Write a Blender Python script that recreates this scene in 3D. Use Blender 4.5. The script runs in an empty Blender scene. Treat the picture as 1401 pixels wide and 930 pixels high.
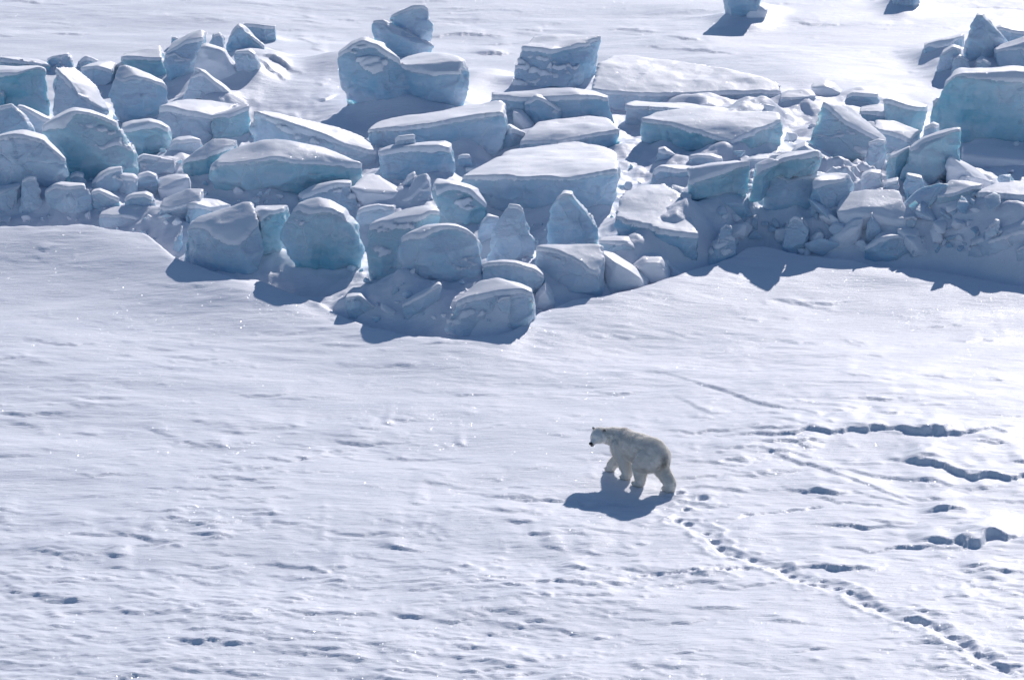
import bpy, bmesh, math, random
import numpy as np
from mathutils import Vector, Matrix

random.seed(7)
RNG = np.random.default_rng(11)
scene = bpy.context.scene
COL = scene.collection

# ------------------------------------------------------------------ camera
CAM_H = 28.5
PITCH = math.radians(16.3)
FPX = 5130.0                 # focal length in pixels of the 1401 px wide photograph
CX, CY = 700.5, 465.0
FWD = np.array([0.0, math.cos(PITCH), -math.sin(PITCH)])
UP = np.array([0.0, math.sin(PITCH), math.cos(PITCH)])
RIGHT = np.array([1.0, 0.0, 0.0])

cam_data = bpy.data.cameras.new("camera")
cam = bpy.data.objects.new("camera", cam_data)
COL.objects.link(cam)
cam.location = (0, 0, CAM_H)
cam.rotation_euler = (math.pi / 2 - PITCH, 0, 0)
cam_data.sensor_width = 36.0
cam_data.sensor_fit = 'HORIZONTAL'
cam_data.lens = FPX / 1401.0 * 36.0
cam_data.clip_start = 1.0
cam_data.clip_end = 9000.0
scene.camera = cam


def ray(px, py):
    return FWD + (px - CX) / FPX * RIGHT + (CY - py) / FPX * UP


def at_z(px, py, z=0.0):
    d = ray(px, py)
    t = (z - CAM_H) / d[2]
    return np.array([0, 0, CAM_H]) + d * t


def at_Y(px, py, Y):
    d = ray(px, py)
    t = Y / d[1]
    return np.array([0, 0, CAM_H]) + d * t


# ------------------------------------------------------------------ noise
def _hash(ix, iy, iz, seed):
    h = (ix.astype(np.int64) * 374761393 + iy.astype(np.int64) * 668265263
         + iz.astype(np.int64) * 2147483647 + seed * 974634777) & 0xFFFFFFFF
    h = ((h ^ (h >> 13)) * 1274126177) & 0xFFFFFFFF
    h = ((h ^ (h >> 15)) * 2246822519) & 0xFFFFFFFF
    return ((h ^ (h >> 16)) & 0xFFFFFF).astype(np.float64) / float(0xFFFFFF) * 2 - 1


def vnoise(x, y, z, seed=0):
    x = np.asarray(x, float); y = np.asarray(y, float); z = np.asarray(z, float) + np.zeros_like(x)
    ix, iy, iz = np.floor(x), np.floor(y), np.floor(z)
    fx, fy, fz = x - ix, y - iy, z - iz
    ux = fx * fx * fx * (fx * (fx * 6 - 15) + 10)
    uy = fy * fy * fy * (fy * (fy * 6 - 15) + 10)
    uz = fz * fz * fz * (fz * (fz * 6 - 15) + 10)
    r = 0
    for dx in (0, 1):
        wx = ux if dx else 1 - ux
        for dy in (0, 1):
            wy = uy if dy else 1 - uy
            for dz in (0, 1):
                wz = uz if dz else 1 - uz
                r = r + wx * wy * wz * _hash(ix + dx, iy + dy, iz + dz, seed)
    return r


def vnoise2(x, y, seed=0):
    ix, iy = np.floor(x), np.floor(y)
    fx, fy = x - ix, y - iy
    ux = fx * fx * fx * (fx * (fx * 6 - 15) + 10)
    uy = fy * fy * fy * (fy * (fy * 6 - 15) + 10)
    z = np.zeros_like(ix)
    a = _hash(ix, iy, z, seed); b = _hash(ix + 1, iy, z, seed)
    c = _hash(ix, iy + 1, z, seed); d = _hash(ix + 1, iy + 1, z, seed)
    return (a * (1 - ux) + b * ux) * (1 - uy) + (c * (1 - ux) + d * ux) * uy


def fbm2(x, y, seed, octaves=4, gain=0.5):
    r, a = 0, 1.0
    for o in range(octaves):
        r = r + a * vnoise2(x * 2 ** o + 17.3 * o, y * 2 ** o - 9.1 * o, seed + o)
        a *= gain
    return r


def fbm3(p, freq, seed, octaves=3, gain=0.5):
    r, a = 0, 1.0
    for o in range(octaves):
        f = freq * 2 ** o
        r = r + a * vnoise(p[:, 0] * f + 3.1 * o, p[:, 1] * f + 5.7 * o, p[:, 2] * f, seed + o)
        a *= gain
    return r


def sstep(a, b, x):
    t = np.clip((x - a) / (b - a), 0, 1)
    return t * t * (3 - 2 * t)


# ------------------------------------------------------------------ object helpers
def tag(o, label=None, cat=None, group=None, kind=None):
    if label: o["label"] = label
    if cat: o["category"] = cat
    if group: o["group"] = group
    if kind: o["kind"] = kind


def mesh_from(name, co, faces, mat, smooth=True):
    me = bpy.data.meshes.new(name)
    me.from_pydata([tuple(c) for c in co], [], [tuple(f) for f in faces])
    me.polygons.foreach_set("use_smooth", [smooth] * len(me.polygons))
    if mat: me.materials.append(mat)
    me.update()
    return me


def add_obj(name, me, parent=None, loc=None):
    o = bpy.data.objects.new(name, me)
    COL.objects.link(o)
    if loc is not None: o.location = loc
    if parent: o.parent = parent
    return o


# ------------------------------------------------------------------ materials
def new_mat(name):
    m = bpy.data.materials.new(name)
    m.use_nodes = True
    nt = m.node_tree
    nt.nodes.clear()
    out = nt.nodes.new("ShaderNodeOutputMaterial")
    return m, nt, out


def N(nt, kind, **kw):
    n = nt.nodes.new(kind)
    for k, v in kw.items():
        if k in n.inputs: n.inputs[k].default_value = v
        else: setattr(n, k, v)
    return n


def noise_node(nt, vec, scale, detail=4.0, rough=0.55):
    n = nt.nodes.new("ShaderNodeTexNoise")
    n.inputs["Scale"].default_value = scale
    n.inputs["Detail"].default_value = detail
    n.inputs["Roughness"].default_value = rough
    nt.links.new(vec, n.inputs["Vector"])
    return n


def math_node(nt, op, a, b=None):
    n = nt.nodes.new("ShaderNodeMath")
    n.operation = op
    for i, v in enumerate((a, b)):
        if v is None: continue
        if isinstance(v, (int, float)): n.inputs[i].default_value = v
        else: nt.links.new(v, n.inputs[i])
    return n.outputs[0]


def maprange(nt, v, a, b, c=0.0, d=1.0):
    n = nt.nodes.new("ShaderNodeMapRange")
    n.inputs["From Min"].default_value = a
    n.inputs["From Max"].default_value = b
    n.inputs["To Min"].default_value = c
    n.inputs["To Max"].default_value = d
    nt.links.new(v, n.inputs["Value"])
    return n.outputs["Result"]


def mixrgb(nt, fac, a, b):
    n = nt.nodes.new("ShaderNodeMix")
    n.data_type = 'RGBA'
    if isinstance(fac, (int, float)): n.inputs[0].default_value = fac
    else: nt.links.new(fac, n.inputs[0])
    for i, v in ((6, a), (7, b)):
        if isinstance(v, tuple): n.inputs[i].default_value = (*v, 1)
        else: nt.links.new(v, n.inputs[i])
    return n.outputs[2]


SNOW_A = (0.80, 0.825, 0.90)
SNOW_B = (0.84, 0.86, 0.925)


def glints(nt, pos, surface, density=0.06, cell=64.0):
    """tiny mirror-like ice crystals, each with its own random tilt"""
    vor = nt.nodes.new("ShaderNodeTexVoronoi")
    vor.inputs["Scale"].default_value = cell
    nt.links.new(pos, vor.inputs["Vector"])
    sep = nt.nodes.new("ShaderNodeSeparateColor")
    nt.links.new(vor.outputs["Color"], sep.inputs[0])
    wn = nt.nodes.new("ShaderNodeTexWhiteNoise")
    nt.links.new(vor.outputs["Color"], wn.inputs["Vector"])
    patch = noise_node(nt, pos, 0.35, 2.0)
    thr = maprange(nt, patch.outputs["Fac"], 0.35, 0.7, density * 0.25, density * 1.8)
    pick = math_node(nt, 'LESS_THAN', sep.outputs[0], thr)
    dot = math_node(nt, 'LESS_THAN', vor.outputs["Distance"], maprange(nt, sep.outputs[1], 0, 1, 0.12, 0.45))
    mask = math_node(nt, 'MULTIPLY', pick, dot)
    off = nt.nodes.new("ShaderNodeVectorMath"); off.operation = 'SUBTRACT'
    nt.links.new(wn.outputs["Color"], off.inputs[0]); off.inputs[1].default_value = (0.5, 0.5, 0.5)
    sc = nt.nodes.new("ShaderNodeVectorMath"); sc.operation = 'SCALE'
    nt.links.new(off.outputs[0], sc.inputs[0]); sc.inputs["Scale"].default_value = 1.7
    geo = nt.nodes.new("ShaderNodeNewGeometry")
    ad = nt.nodes.new("ShaderNodeVectorMath"); ad.operation = 'ADD'
    nt.links.new(geo.outputs["Normal"], ad.inputs[0]); nt.links.new(sc.outputs[0], ad.inputs[1])
    nm = nt.nodes.new("ShaderNodeVectorMath"); nm.operation = 'NORMALIZE'
    nt.links.new(ad.outputs[0], nm.inputs[0])
    gl = nt.nodes.new("ShaderNodeBsdfGlossy")
    gl.inputs["Color"].default_value = (0.5, 0.52, 0.55, 1)
    gl.inputs["Roughness"].default_value = 0.33
    nt.links.new(nm.outputs[0], gl.inputs["Normal"])
    mx = nt.nodes.new("ShaderNodeMixShader")
    nt.links.new(mask, mx.inputs[0])
    nt.links.new(surface, mx.inputs[1]); nt.links.new(gl.outputs[0], mx.inputs[2])
    return mx.outputs[0]


def snow_material(name, streaks=True, density=0.06, A=SNOW_A, B=SNOW_B):
    m, nt, out = new_mat(name)
    geo = nt.nodes.new("ShaderNodeNewGeometry")
    pos = geo.outputs["Position"]
    bs = nt.nodes.new("ShaderNodeBsdfPrincipled")
    bs.inputs["Roughness"].default_value = 0.5
    bs.inputs["Specular IOR Level"].default_value = 0.12
    mp = nt.nodes.new("ShaderNodeMapping")
    mp.inputs["Rotation"].default_value = (0, 0, math.radians(14))
    mp.inputs["Scale"].default_value = (0.35, 1.4, 1.0) if streaks else (1, 1, 1)
    nt.links.new(pos, mp.inputs["Vector"])
    big = noise_node(nt, mp.outputs[0], 0.9, 5.0)
    colr = mixrgb(nt, maprange(nt, big.outputs["Fac"], 0.3, 0.7), A, B)
    nt.links.new(colr, bs.inputs["Base Color"])
    rough = maprange(nt, big.outputs["Fac"], 0.35, 0.65, 0.42, 0.6)
    nt.links.new(rough, bs.inputs["Roughness"])
    n1 = noise_node(nt, mp.outputs[0], 4.5, 8.0, 0.66)
    n2 = noise_node(nt, pos, 28.0, 3.0, 0.6)
    h = math_node(nt, 'ADD', math_node(nt, 'MULTIPLY', n1.outputs["Fac"], 0.030 if streaks else 0.013),
                  math_node(nt, 'MULTIPLY', n2.outputs["Fac"], 0.004))
    bump = nt.nodes.new("ShaderNodeBump")
    bump.inputs["Strength"].default_value = 0.9
    bump.inputs["Distance"].default_value = 1.0
    nt.links.new(h, bump.inputs["Height"])
    nt.links.new(bump.outputs[0], bs.inputs["Normal"])
    s = glints(nt, pos, bs.outputs[0], density)
    nt.links.new(s, out.inputs[0])
    return m


def ice_material(name, deep, pale, frost, sss=0.75, scale=0.45):
    """wind-scoured sea ice: cloudy blue-green body with patches of rime"""
    m, nt, out = new_mat(name)
    geo = nt.nodes.new("ShaderNodeNewGeometry")
    pos = geo.outputs["Position"]
    bs = nt.nodes.new("ShaderNodeBsdfPrincipled")
    a = noise_node(nt, pos, 0.45, 2.5, 0.5)
    b = noise_node(nt, pos, 1.6, 5.0, 0.55)
    mp = nt.nodes.new("ShaderNodeMapping")
    mp.inputs["Scale"].default_value = (0.5, 0.5, 3.2)
    nt.links.new(pos, mp.inputs["Vector"])
    lay = noise_node(nt, mp.outputs[0], 1.1, 5.0, 0.6)
    body = mixrgb(nt, maprange(nt, a.outputs["Fac"], 0.36, 0.64), deep, pale)
    mixf = math_node(nt, 'ADD', math_node(nt, 'MULTIPLY', b.outputs["Fac"], 0.6),
                     math_node(nt, 'MULTIPLY', lay.outputs["Fac"], 0.5))
    ff = maprange(nt, mixf, 0.50, 0.70, 0.0, 0.5)
    sepn = nt.nodes.new("ShaderNodeSeparateXYZ")
    nt.links.new(geo.outputs["Normal"], sepn.inputs[0])
    upf = maprange(nt, sepn.outputs[2], 0.0, 0.75, 0.0, 0.8)
    ff = math_node(nt, 'MAXIMUM', ff, upf)
    # healed fractures: thin pale veins with a faint groove
    wv = nt.nodes.new("ShaderNodeVectorMath"); wv.operation = 'MULTIPLY_ADD'
    nt.links.new(b.outputs["Color"], wv.inputs[0]); wv.inputs[1].default_value = (0.5, 0.5, 0.5); nt.links.new(pos, wv.inputs[2])
    vr = nt.nodes.new("ShaderNodeTexVoronoi"); vr.feature = 'DISTANCE_TO_EDGE'
    vr.inputs["Scale"].default_value = 0.85
    nt.links.new(wv.outputs[0], vr.inputs["Vector"])
    vein = math_node(nt, 'MULTIPLY', maprange(nt, vr.outputs["Distance"], 0.0, 0.028, 1.0, 0.0), maprange(nt, a.outputs["Fac"], 0.42, 0.58))
    ff = math_node(nt, 'MAXIMUM', ff, math_node(nt, 'MULTIPLY', vein, 0.65))
    col = mixrgb(nt, ff, body, frost)
    nt.links.new(col, bs.inputs["Base Color"])
    nt.links.new(maprange(nt, ff, 0, 1, 0.38, 0.62), bs.inputs["Roughness"])
    bs.inputs["Specular IOR Level"].default_value = 0.3
    nt.links.new(maprange(nt, ff, 0, 1, sss, sss * 0.5), bs.inputs["Subsurface Weight"])
    bs.inputs["Subsurface Radius"].default_value = (0.25, 0.7, 0.8)
    bs.inputs["Subsurface Scale"].default_value = scale
    n1 = noise_node(nt, pos, 5.0, 6.0, 0.62)
    n2 = noise_node(nt, mp.outputs[0], 4.0, 4.0, 0.6)
    n3 = noise_node(nt, pos, 22.0, 3.0, 0.6)
    h = math_node(nt, 'ADD', math_node(nt, 'MULTIPLY', n1.outputs["Fac"], 0.05),
                  math_node(nt, 'ADD', math_node(nt, 'MULTIPLY', n2.outputs["Fac"], 0.03),
                            math_node(nt, 'MULTIPLY', n3.outputs["Fac"], 0.007)))
    h = math_node(nt, 'SUBTRACT', h, math_node(nt, 'MULTIPLY', vein, 0.02))
    bump = nt.nodes.new("ShaderNodeBump")
    bump.inputs["Strength"].default_value = 0.8
    bump.inputs["Distance"].default_value = 1.0
    nt.links.new(h, bump.inputs["Height"])
    nt.links.new(bump.outputs[0], bs.inputs["Normal"])
    nt.links.new(bs.outputs[0], out.inputs[0])
    return m


M_GROUND = snow_material("wind_packed_snow", True, 0.085)
M_SNOW = snow_material("settled_snow", False, 0.05, (0.87, 0.885, 0.94), (0.91, 0.92, 0.96))
M_ICE = ice_material("cloudy_sea_ice", (0.32, 0.54, 0.70), (0.56, 0.69, 0.81), (0.71, 0.77, 0.87), 0.45, 0.28)
M_TEAL = ice_material("clear_teal_ice", (0.27, 0.55, 0.67), (0.50, 0.67, 0.77), (0.70, 0.78, 0.86), 0.6, 0.38)
M_FROST = ice_material("rimed_ice", (0.46, 0.62, 0.76), (0.63, 0.73, 0.84), (0.75, 0.80, 0.89), 0.4, 0.3)
MATS = {'i': M_ICE, 't': M_TEAL, 'f': M_FROST, 's': M_SNOW}

# ------------------------------------------------------------------ terrain, smooth part
FRONT_PX = [(-400, 322), (-100, 318), (0, 316), (60, 316), (110, 311), (150, 320), (200, 326), (235, 353), (272, 364),
            (310, 378), (345, 380), (358, 376), (385, 398), (415, 412), (450, 427), (485, 440), (515, 447), (580, 455), (650, 461),
            (700, 458), (735, 430), (780, 414), (830, 408), (880, 396), (930, 384), (965, 368), (1000, 358), (1030, 343),
            (1060, 350), (1100, 358), (1160, 364), (1210, 370), (1260, 372), (1300, 377), (1350, 385), (1401, 396),
            (1500, 400), (1900, 404)]
LIP_PX = (-400, 0, 110, 200, 240, 330, 356, 372, 440, 520, 600, 700, 740, 850, 960, 1030, 1060, 1110, 1200, 1300, 1401, 1800)
LIP_A = (0.8, 0.8, 0.9, 0.75, 0.65, 0.6, 0.6, 0.35, 0.2, 0.36, 0.4, 0.4, 0.45, 0.55, 0.6, 0.75, 0.6, 0.55, 0.5, 0.45, 0.42, 0.42)
_fw = np.array([at_z(px, py, np.interp(px, LIP_PX, LIP_A) * 0.95)[:2] for px, py in FRONT_PX])
_fw = _fw[np.argsort(_fw[:, 0])]


_gx = np.arange(-60, 60, 0.05)


def _smooth(v, sig):
    k = np.arange(-int(4 * sig / .05), int(4 * sig / .05) + 1) * .05
    g = np.exp(-(k / sig) ** 2 / 2); g /= g.sum()
    return np.convolve(np.pad(v, len(k) // 2, mode='edge'), g, mode='valid')


_f0 = np.interp(_gx, _fw[:, 0], _fw[:, 1])
_f1, _f2 = _smooth(_f0, 0.22), _smooth(_f0, 1.8)


def front_y(x):
    return np.interp(x, _gx, _f1)


def front_soft(x):
    return np.interp(x, _gx, _f2)


LIP_X = [at_z(px, 360, .5)[0] for px in LIP_PX]
_l0 = np.interp(_gx, LIP_X, LIP_A)
_l1, _l2 = _smooth(_l0, 0.35), _smooth(_l0, 1.6)
BANK_PX = (-400, 60, 150, 240, 300, 460, 540, 800, 940, 1040, 1250, 1401, 1800)
BANK_A = (-0.1, -0.1, 0.0, 0.0, -0.3, -0.42, 0.0, 0.2, 0.55, 1.0, 1.1, 0.95, 0.95)
_b1 = _smooth(np.interp(_gx, [at_z(px, 340, .5)[0] for px in BANK_PX], BANK_A), 0.8)
# broad drifts: (px, py, radius_x, radius_y, height)
MOUNDS = [(430, 120, 3.2, 6.0, 0.75), (330, 118, 1.6, 3.5, 0.5), (880, 240, 1.0, 3.0, 0.3), (600, 150, 2.6, 3.5, 0.6),
          (60, 290, 2.2, 2.5, 0.35),
          (1100, 120, 2.0, 3.0, 0.15), (1230, 30, 5.0, 6.0, 0.12), (200, 260, 2.0, 2.5, 0.25), (1290, 560, 7.0, 9.0, 0.25)]
_mw = [(*at_z(px, py, 0.4)[:2], rx, ry, h) for px, py, rx, ry, h in MOUNDS]


def terrain_smooth(x, y):
    x = np.asarray(x, float); y = np.asarray(y, float)
    s = y - front_y(x)
    z = 0.50 * sstep(0.3, 3.0, s) * (1 - 0.5 * sstep(22, 40, s))
    q = np.minimum(np.maximum(y - front_soft(x) - 0.3, -30), 0)
    mixl = np.exp(-(np.minimum(s, 0) / 1.1) ** 2)
    lip = np.interp(x, _gx, _l1) * mixl + np.interp(x, _gx, _l2) * (1 - mixl)
    ap = np.exp(-(q / 3.3) ** 2) * (1 - mixl) + mixl * np.exp(-(np.minimum(s, 0) / 4.0) ** 2)
    bank = np.interp(x, _gx, _b1)
    z = z + bank * sstep(0.6, 2.9, s) * (1 - 0.7 * sstep(5, 13, s))
    z = z + lip * ap * np.where(s > 0, np.exp(-(s / 0.42) ** 2), 1.0)
    for mx, my, rx, ry, h in _mw:
        z = z + h * np.exp(-((x - mx) / rx) ** 2 - ((y - my) / ry) ** 2)
    z = z + 0.10 * vnoise2(x * 0.09 + 4.2, y * 0.07, 3)
    return z


def hit(px, py):
    Ys = np.linspace(60, 175, 4601)
    d = ray(px, py)
    t = Ys / d[1]
    dz = CAM_H + t * d[2] - terrain_smooth(t * d[0], Ys)
    i = int(np.argmax(dz < 0))
    return np.array([t[i] * d[0], Ys[i], CAM_H + t[i] * d[2]])

# ------------------------------------------------------------------ the pressure ridge: every block is one thing
# K(name, label, material, (base x, base y), hulls, r=rounding in m, cap=snow cap reach, dy=shift in depth)
# a hull is (front face outline, top / back crest, depth of the crest in m); points may carry their own depth
BLOCKS = []


def K(name, label, mat, base, *hulls, **kw):
    BLOCKS.append((name, label, mat, base, hulls, kw))


# ---- far left
K('ice_slab', 'low snow covered slab behind the big teal cube at the far left edge', 'i', (40, 106),
  ([(-20, 88), (1, 84), (0, 102), (40, 100), (77, 97), (72, 91), (40, 88)], [(-20, 82), (11, 80), (30, 81), (53, 84)], 1.0), r=.1)
K('ice_block', 'large square teal ice cube with a glowing right edge near the left border', 't', (38, 160),
  ([(-30, 100), (0, 99), (30, 97), (55, 94), (64, 98), (70, 162), (40, 158), (-30, 155)], [(-30, 96), (20, 96), (52, 92), (62, 95)], 1.3), r=.1)
K('ice_block', 'tall leaning block with a long snowy slope falling to its right, beside the teal cube', 'f', (112, 168),
  ([(68, 100), (78, 112), (84, 125), (138, 157), (110, 168), (74, 168)],
   [(71, 95, .5), (101, 95, 1.6), (113, 105, 1.6), (134, 123, 1.3), (154, 155, .6)], 1), r=.13)
K('ice_boulder', 'dark rounded hump poking up behind the tall leaning block', 'i', (82, 100),
  ([(58, 86), (70, 79), (81, 76), (92, 75), (98, 84), (103, 96), (75, 99)], [(85, 74), (94, 73.5), (101, 82)], .8), r=.15)
K('ice_chunk', 'small dark cap shaped chunk on the left skyline of the ridge', 'i', (116, 99),
  ([(105, 93), (111, 85), (118, 81), (126, 83), (132, 87), (128, 95), (113, 98)], [(112, 83), (119, 79.5), (132, 85)], .5), r=.1)
K('ice_boulder', 'grey boulder with windswept snowy back under the small cap shaped chunk', 'f', (128, 122),
  ([(109, 96), (130, 94), (152, 102), (151, 109), (134, 119), (120, 114)], [(120, 92), (133, 87), (150, 85), (160, 89)], 1.4), r=.13)
K('ice_shard', 'thin arched shard of ice leaning against the squat teal slab', 'f', (176, 110),
  ([(155, 94), (163, 90), (174, 88), (184, 91), (195, 100), (180, 104), (165, 102)], [(165, 87), (175, 86), (187, 90)], .5), r=.08)
K('ice_slab', 'squat slab with snowy roof and bright teal front beside the dark prism', 't', (210, 116),
  ([(163, 82), (190, 86), (212, 85), (222, 82), (233, 111), (215, 116), (190, 112)],
   [(169, 76), (180, 74), (205, 66), (220, 64), (224, 71)], 1.5), r=.09)
K('ice_block', 'blunt block with a dark brow and pale teal flanks between two leaning blocks', 'i', (180, 168),
  ([(157, 107), (150, 122), (145, 134), (156, 152), (174, 164), (196, 161), (213, 152), (232, 139), (232, 127), (222, 117), (204, 108), (180, 102)],
   [(162, 96), (171, 93), (182, 97), (204, 104.5), (222, 114)], .9), r=.13)
K('ice_block', 'steep dark prism shaped block with a sharp slanting top edge', 'i', (244, 118),
  ([(224, 75), (223, 86), (232, 113), (256, 116), (264, 92), (277, 61), (262, 64), (245, 64)], [(236, 62), (248, 59), (275, 43), (283, 46), (281, 56)], 1.1), r=.08)
K('ice_chunk', 'little crumbs of ice on the left shoulder of the dark prism', 'i', (238, 68),
  ([(232, 59), (234, 53), (239, 53), (244, 55), (243, 61), (236, 64)], [(235, 52), (242, 53)], .3), r=.05)
K('snow_drift', 'wind streaked snow draped down the face beside the dark prism', 's', (300, 112),
  ([(262, 94), (278, 62), (305, 69), (303, 88), (332, 108), (300, 116), (264, 116)], [(280, 58), (306, 66), (308, 84), (334, 104)], .8), r=.14)
K('ice_chunk', 'round pale chunk perched at the top of the streaked snow', 'f', (297, 70),
  ([(286, 59), (292, 51), (300, 49), (305, 54), (306, 67), (298, 68), (288, 64)], [(292, 49), (300, 47), (306, 52)], .5), r=.09)
K('ice_block', 'pale angular block leaning at the top of the left skyline', 'i', (335, 76),
  ([(309, 61), (314, 51), (327, 37), (333, 41), (345, 53), (362, 68), (355, 73), (341, 72), (319, 73), (309, 68)], [(314, 48), (327, 35), (334, 38), (347, 50), (364, 66)], .6), r=.08)
K('ice_block', 'dark flat topped block at the right end of the left skyline', 'i', (362, 62),
  ([(333, 38), (341, 46), (355, 57), (366, 60), (378, 60), (377, 40), (359, 39), (345, 37)], [(334, 35), (346, 35), (359, 36.5), (377, 38)], .6), r=.08)
K('ice_boulder', 'round dark boulder half sunk in shadow below the pale angular block', 'i', (340, 110),
  ([(320, 74), (340, 71), (350, 76), (356, 85), (356, 96), (348, 105), (335, 107), (327, 98), (320, 86)], [(322, 71), (343, 67), (352, 75)], .7), r=.12)
K('ice_shard', 'tall triangular fin of pale ice with a snowy right edge', 'f', (287, 148),
  ([(265, 96), (259, 106), (256, 123), (249, 138), (270, 146), (325, 149), (319, 137), (297, 120), (279, 103)],
   [(267, 94), (281, 99.5), (301, 117), (324, 134)], .6), r=.1)
K('ice_boulder', 'broad low dome with smooth snowy back in front of the triangular fin', 'f', (255, 199),
  ([(209, 166), (216, 154), (225, 152), (250, 157), (270, 164), (285, 168), (290, 198), (262, 198), (232, 184), (215, 175)],
   [(218, 150, .6), (236, 143, 1.4), (254, 139, 2), (286, 140, 2.2), (325, 146, 2.2), (312, 160, 1.2)], 1.8), r=.2)
K('ice_block', 'blocky chunk with teal front wedged between the broad dome and the long slab', 't', (310, 199),
  ([(285, 166), (290, 163), (319, 163), (343, 153), (345, 166), (332, 182), (322, 197), (293, 197), (288, 180)], [(291, 160), (320, 157), (340, 144.5)], .7), r=.11)
K('ice_slab', 'very long snow topped slab sloping down to the right above the whale backed block', 'f', (420, 230),
  ([(341, 158), (331, 178), (336, 202), (370, 210), (420, 222), (470, 233), (512, 232), (516, 214), (492, 211), (450, 198), (408, 184), (362, 168)],
   [(343, 155, .3), (360, 155, .9), (392, 160, 1.2), (428, 166, 1.5), (450, 173, 1.5), (502, 191, 1.3), (519, 208, .4)], 1), r=.1)
K('ice_boulder', 'huge whale backed block with blue green front in the left middle of the ridge', 't', (385, 280),
  ([(283, 247), (290, 231), (297, 221), (314, 218), (348, 218), (380, 212), (413, 206), (449, 214), (473, 231), (492, 239), (450, 251), (420, 264), (380, 278), (341, 281), (309, 281), (292, 270)],
   [(300, 215), (320, 208), (357, 197), (376, 193), (393, 195), (410, 199), (444, 206.5), (463, 216.5), (477, 225), (497, 228, .4)], 1.0), r=.16)
K('ice_slab', 'teal sliver with a snowy spine tucked against the left end of the whale backed block', 't', (275, 252),
  ([(242, 235), (254, 237), (270, 225), (296, 212), (318, 212), (310, 232), (285, 248), (262, 250)],
   [(240, 232, .2), (261, 219), (280, 202), (291, 194.5), (306, 194), (325, 197)], .9), r=.1)
K('ice_boulder', 'rounded boulder with a dark brow and teal foot below the broad low dome', 't', (210, 217),
  ([(168, 178), (180, 173), (204, 169), (218, 173), (230, 181), (237, 193), (228, 206), (218, 216), (201, 214), (186, 200), (174, 188)],
   [(166, 172), (182, 166.5), (204, 164.5), (220, 168.5), (234, 178)], .7), r=.14)
K('ice_chunk', 'knobbly snow dusted chunk right of the rounded boulder with teal foot', 'f', (246, 226),
  ([(222, 213), (233, 201), (243, 194), (258, 197), (272, 199), (264, 213), (245, 224), (232, 219)], [(236, 194), (245, 190), (260, 189), (274, 193), (280, 200)], .6), r=.12)
K('ice_chunk', 'low snow crested lump in front of the teal footed boulder', 'f', (196, 244),
  ([(166, 238), (180, 227), (197, 218), (215, 220), (218, 226), (197, 238), (180, 242)], [(182, 221), (196, 213), (215, 215), (240, 223)], .7), r=.12)
K('ice_chunk', 'left one of two snub nosed chunks side by side on the left slope', 'f', (168, 270),
  ([(155, 251), (158, 246), (168, 243), (184, 244), (188, 253), (186, 264), (170, 271), (158, 266)], [(160, 242), (170, 240), (184, 241)], .5), r=.1)
K('ice_chunk', 'right one of two snub nosed chunks side by side on the left slope', 'i', (201, 264),
  ([(185, 247), (192, 242), (203, 239), (213, 243), (219, 252), (213, 262), (200, 265), (188, 260)], [(190, 240), (202, 236.5), (214, 240)], .5), r=.1)
K('snow_drift', 'crumpled snow shelf behind the snub nosed chunks', 's', (240, 272),
  ([(218, 258), (230, 256), (246, 246), (257, 243), (257, 258), (262, 268), (240, 274), (222, 274)], [(216, 243), (236, 238), (257, 238)], .8), r=.12)
K('ice_chunk', 'left half of a split low lump with a thin snow rim, on the left slope', 'i', (145, 292),
  ([(122, 271), (127, 265), (136, 262), (148, 268), (166, 278), (168, 291), (140, 292), (126, 283)], [(128, 262), (137, 259.5), (150, 265)], .5), r=.1)
K('ice_chunk', 'right half of a split low lump with hooked snow rim, on the left slope', 'i', (190, 300),
  ([(170, 276), (180, 270), (198, 269), (208, 274), (214, 285), (206, 300), (182, 299), (172, 288)], [(175, 270), (184, 266), (200, 264), (210, 270)], .5), r=.1)
K('ice_boulder', 'flat topped boulder sitting alone at the left front foot of the ridge', 'f', (172, 324),
  ([(133, 320), (135, 298), (161, 299), (177, 302), (200, 310), (214, 322), (200, 327), (160, 327)],
   [(137, 294), (145, 290), (158, 286), (190, 285.5), (203, 291), (212, 305, .4)], .9), r=.1)
K('ice_block', 'tilted snow dusted block with a notched upper corner above the front moat', 'f', (240, 318),
  ([(215, 296), (218, 291), (235, 293), (252, 288), (268, 279), (276, 274), (264, 297), (250, 311), (240, 318), (226, 314)],
   [(223, 274), (240, 268.5), (258, 260.5), (279, 262.5)], .7), r=.1)
K('ice_block', 'pointed block with a snowy right slope behind the big front left boulder', 'i', (268, 326),
  ([(249, 314), (250, 299), (258, 289), (267, 281), (280, 291), (288, 296), (280, 314), (262, 322)], [(257, 283, .3), (266, 274), (282, 275), (297, 278), (318, 286)], .9), r=.09)
K('ice_boulder', 'big front left boulder with a deep scalloped snow cap', 'i', (308, 381),
  ([(233, 352), (240, 331), (252, 337), (276, 337), (291, 329), (304, 321), (320, 327), (338, 325), (356, 312), (362, 336), (352, 368), (339, 382), (305, 382), (272, 368), (240, 358)],
   [(252, 324, .4), (260, 309), (273, 300.5), (303, 290.5), (335, 281), (346, 281), (354, 296, .7)], 1.3), r=.16)
K('ice_shard', 'dark shard leaning on the left side of the big front left boulder', 'i', (240, 358),
  ([(232, 352), (236, 333), (249, 314), (252, 326), (247, 347), (240, 358)], [(238, 330), (249, 312)], .3), r=.06)
K('ice_chunk', 'icicle draped lump between the two biggest front boulders', 't', (368, 374),
  ([(348, 294), (360, 290), (385, 292), (390, 306), (386, 342), (362, 370), (350, 345)], [(350, 285), (370, 287), (394, 285)], .9), r=.1)
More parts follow.
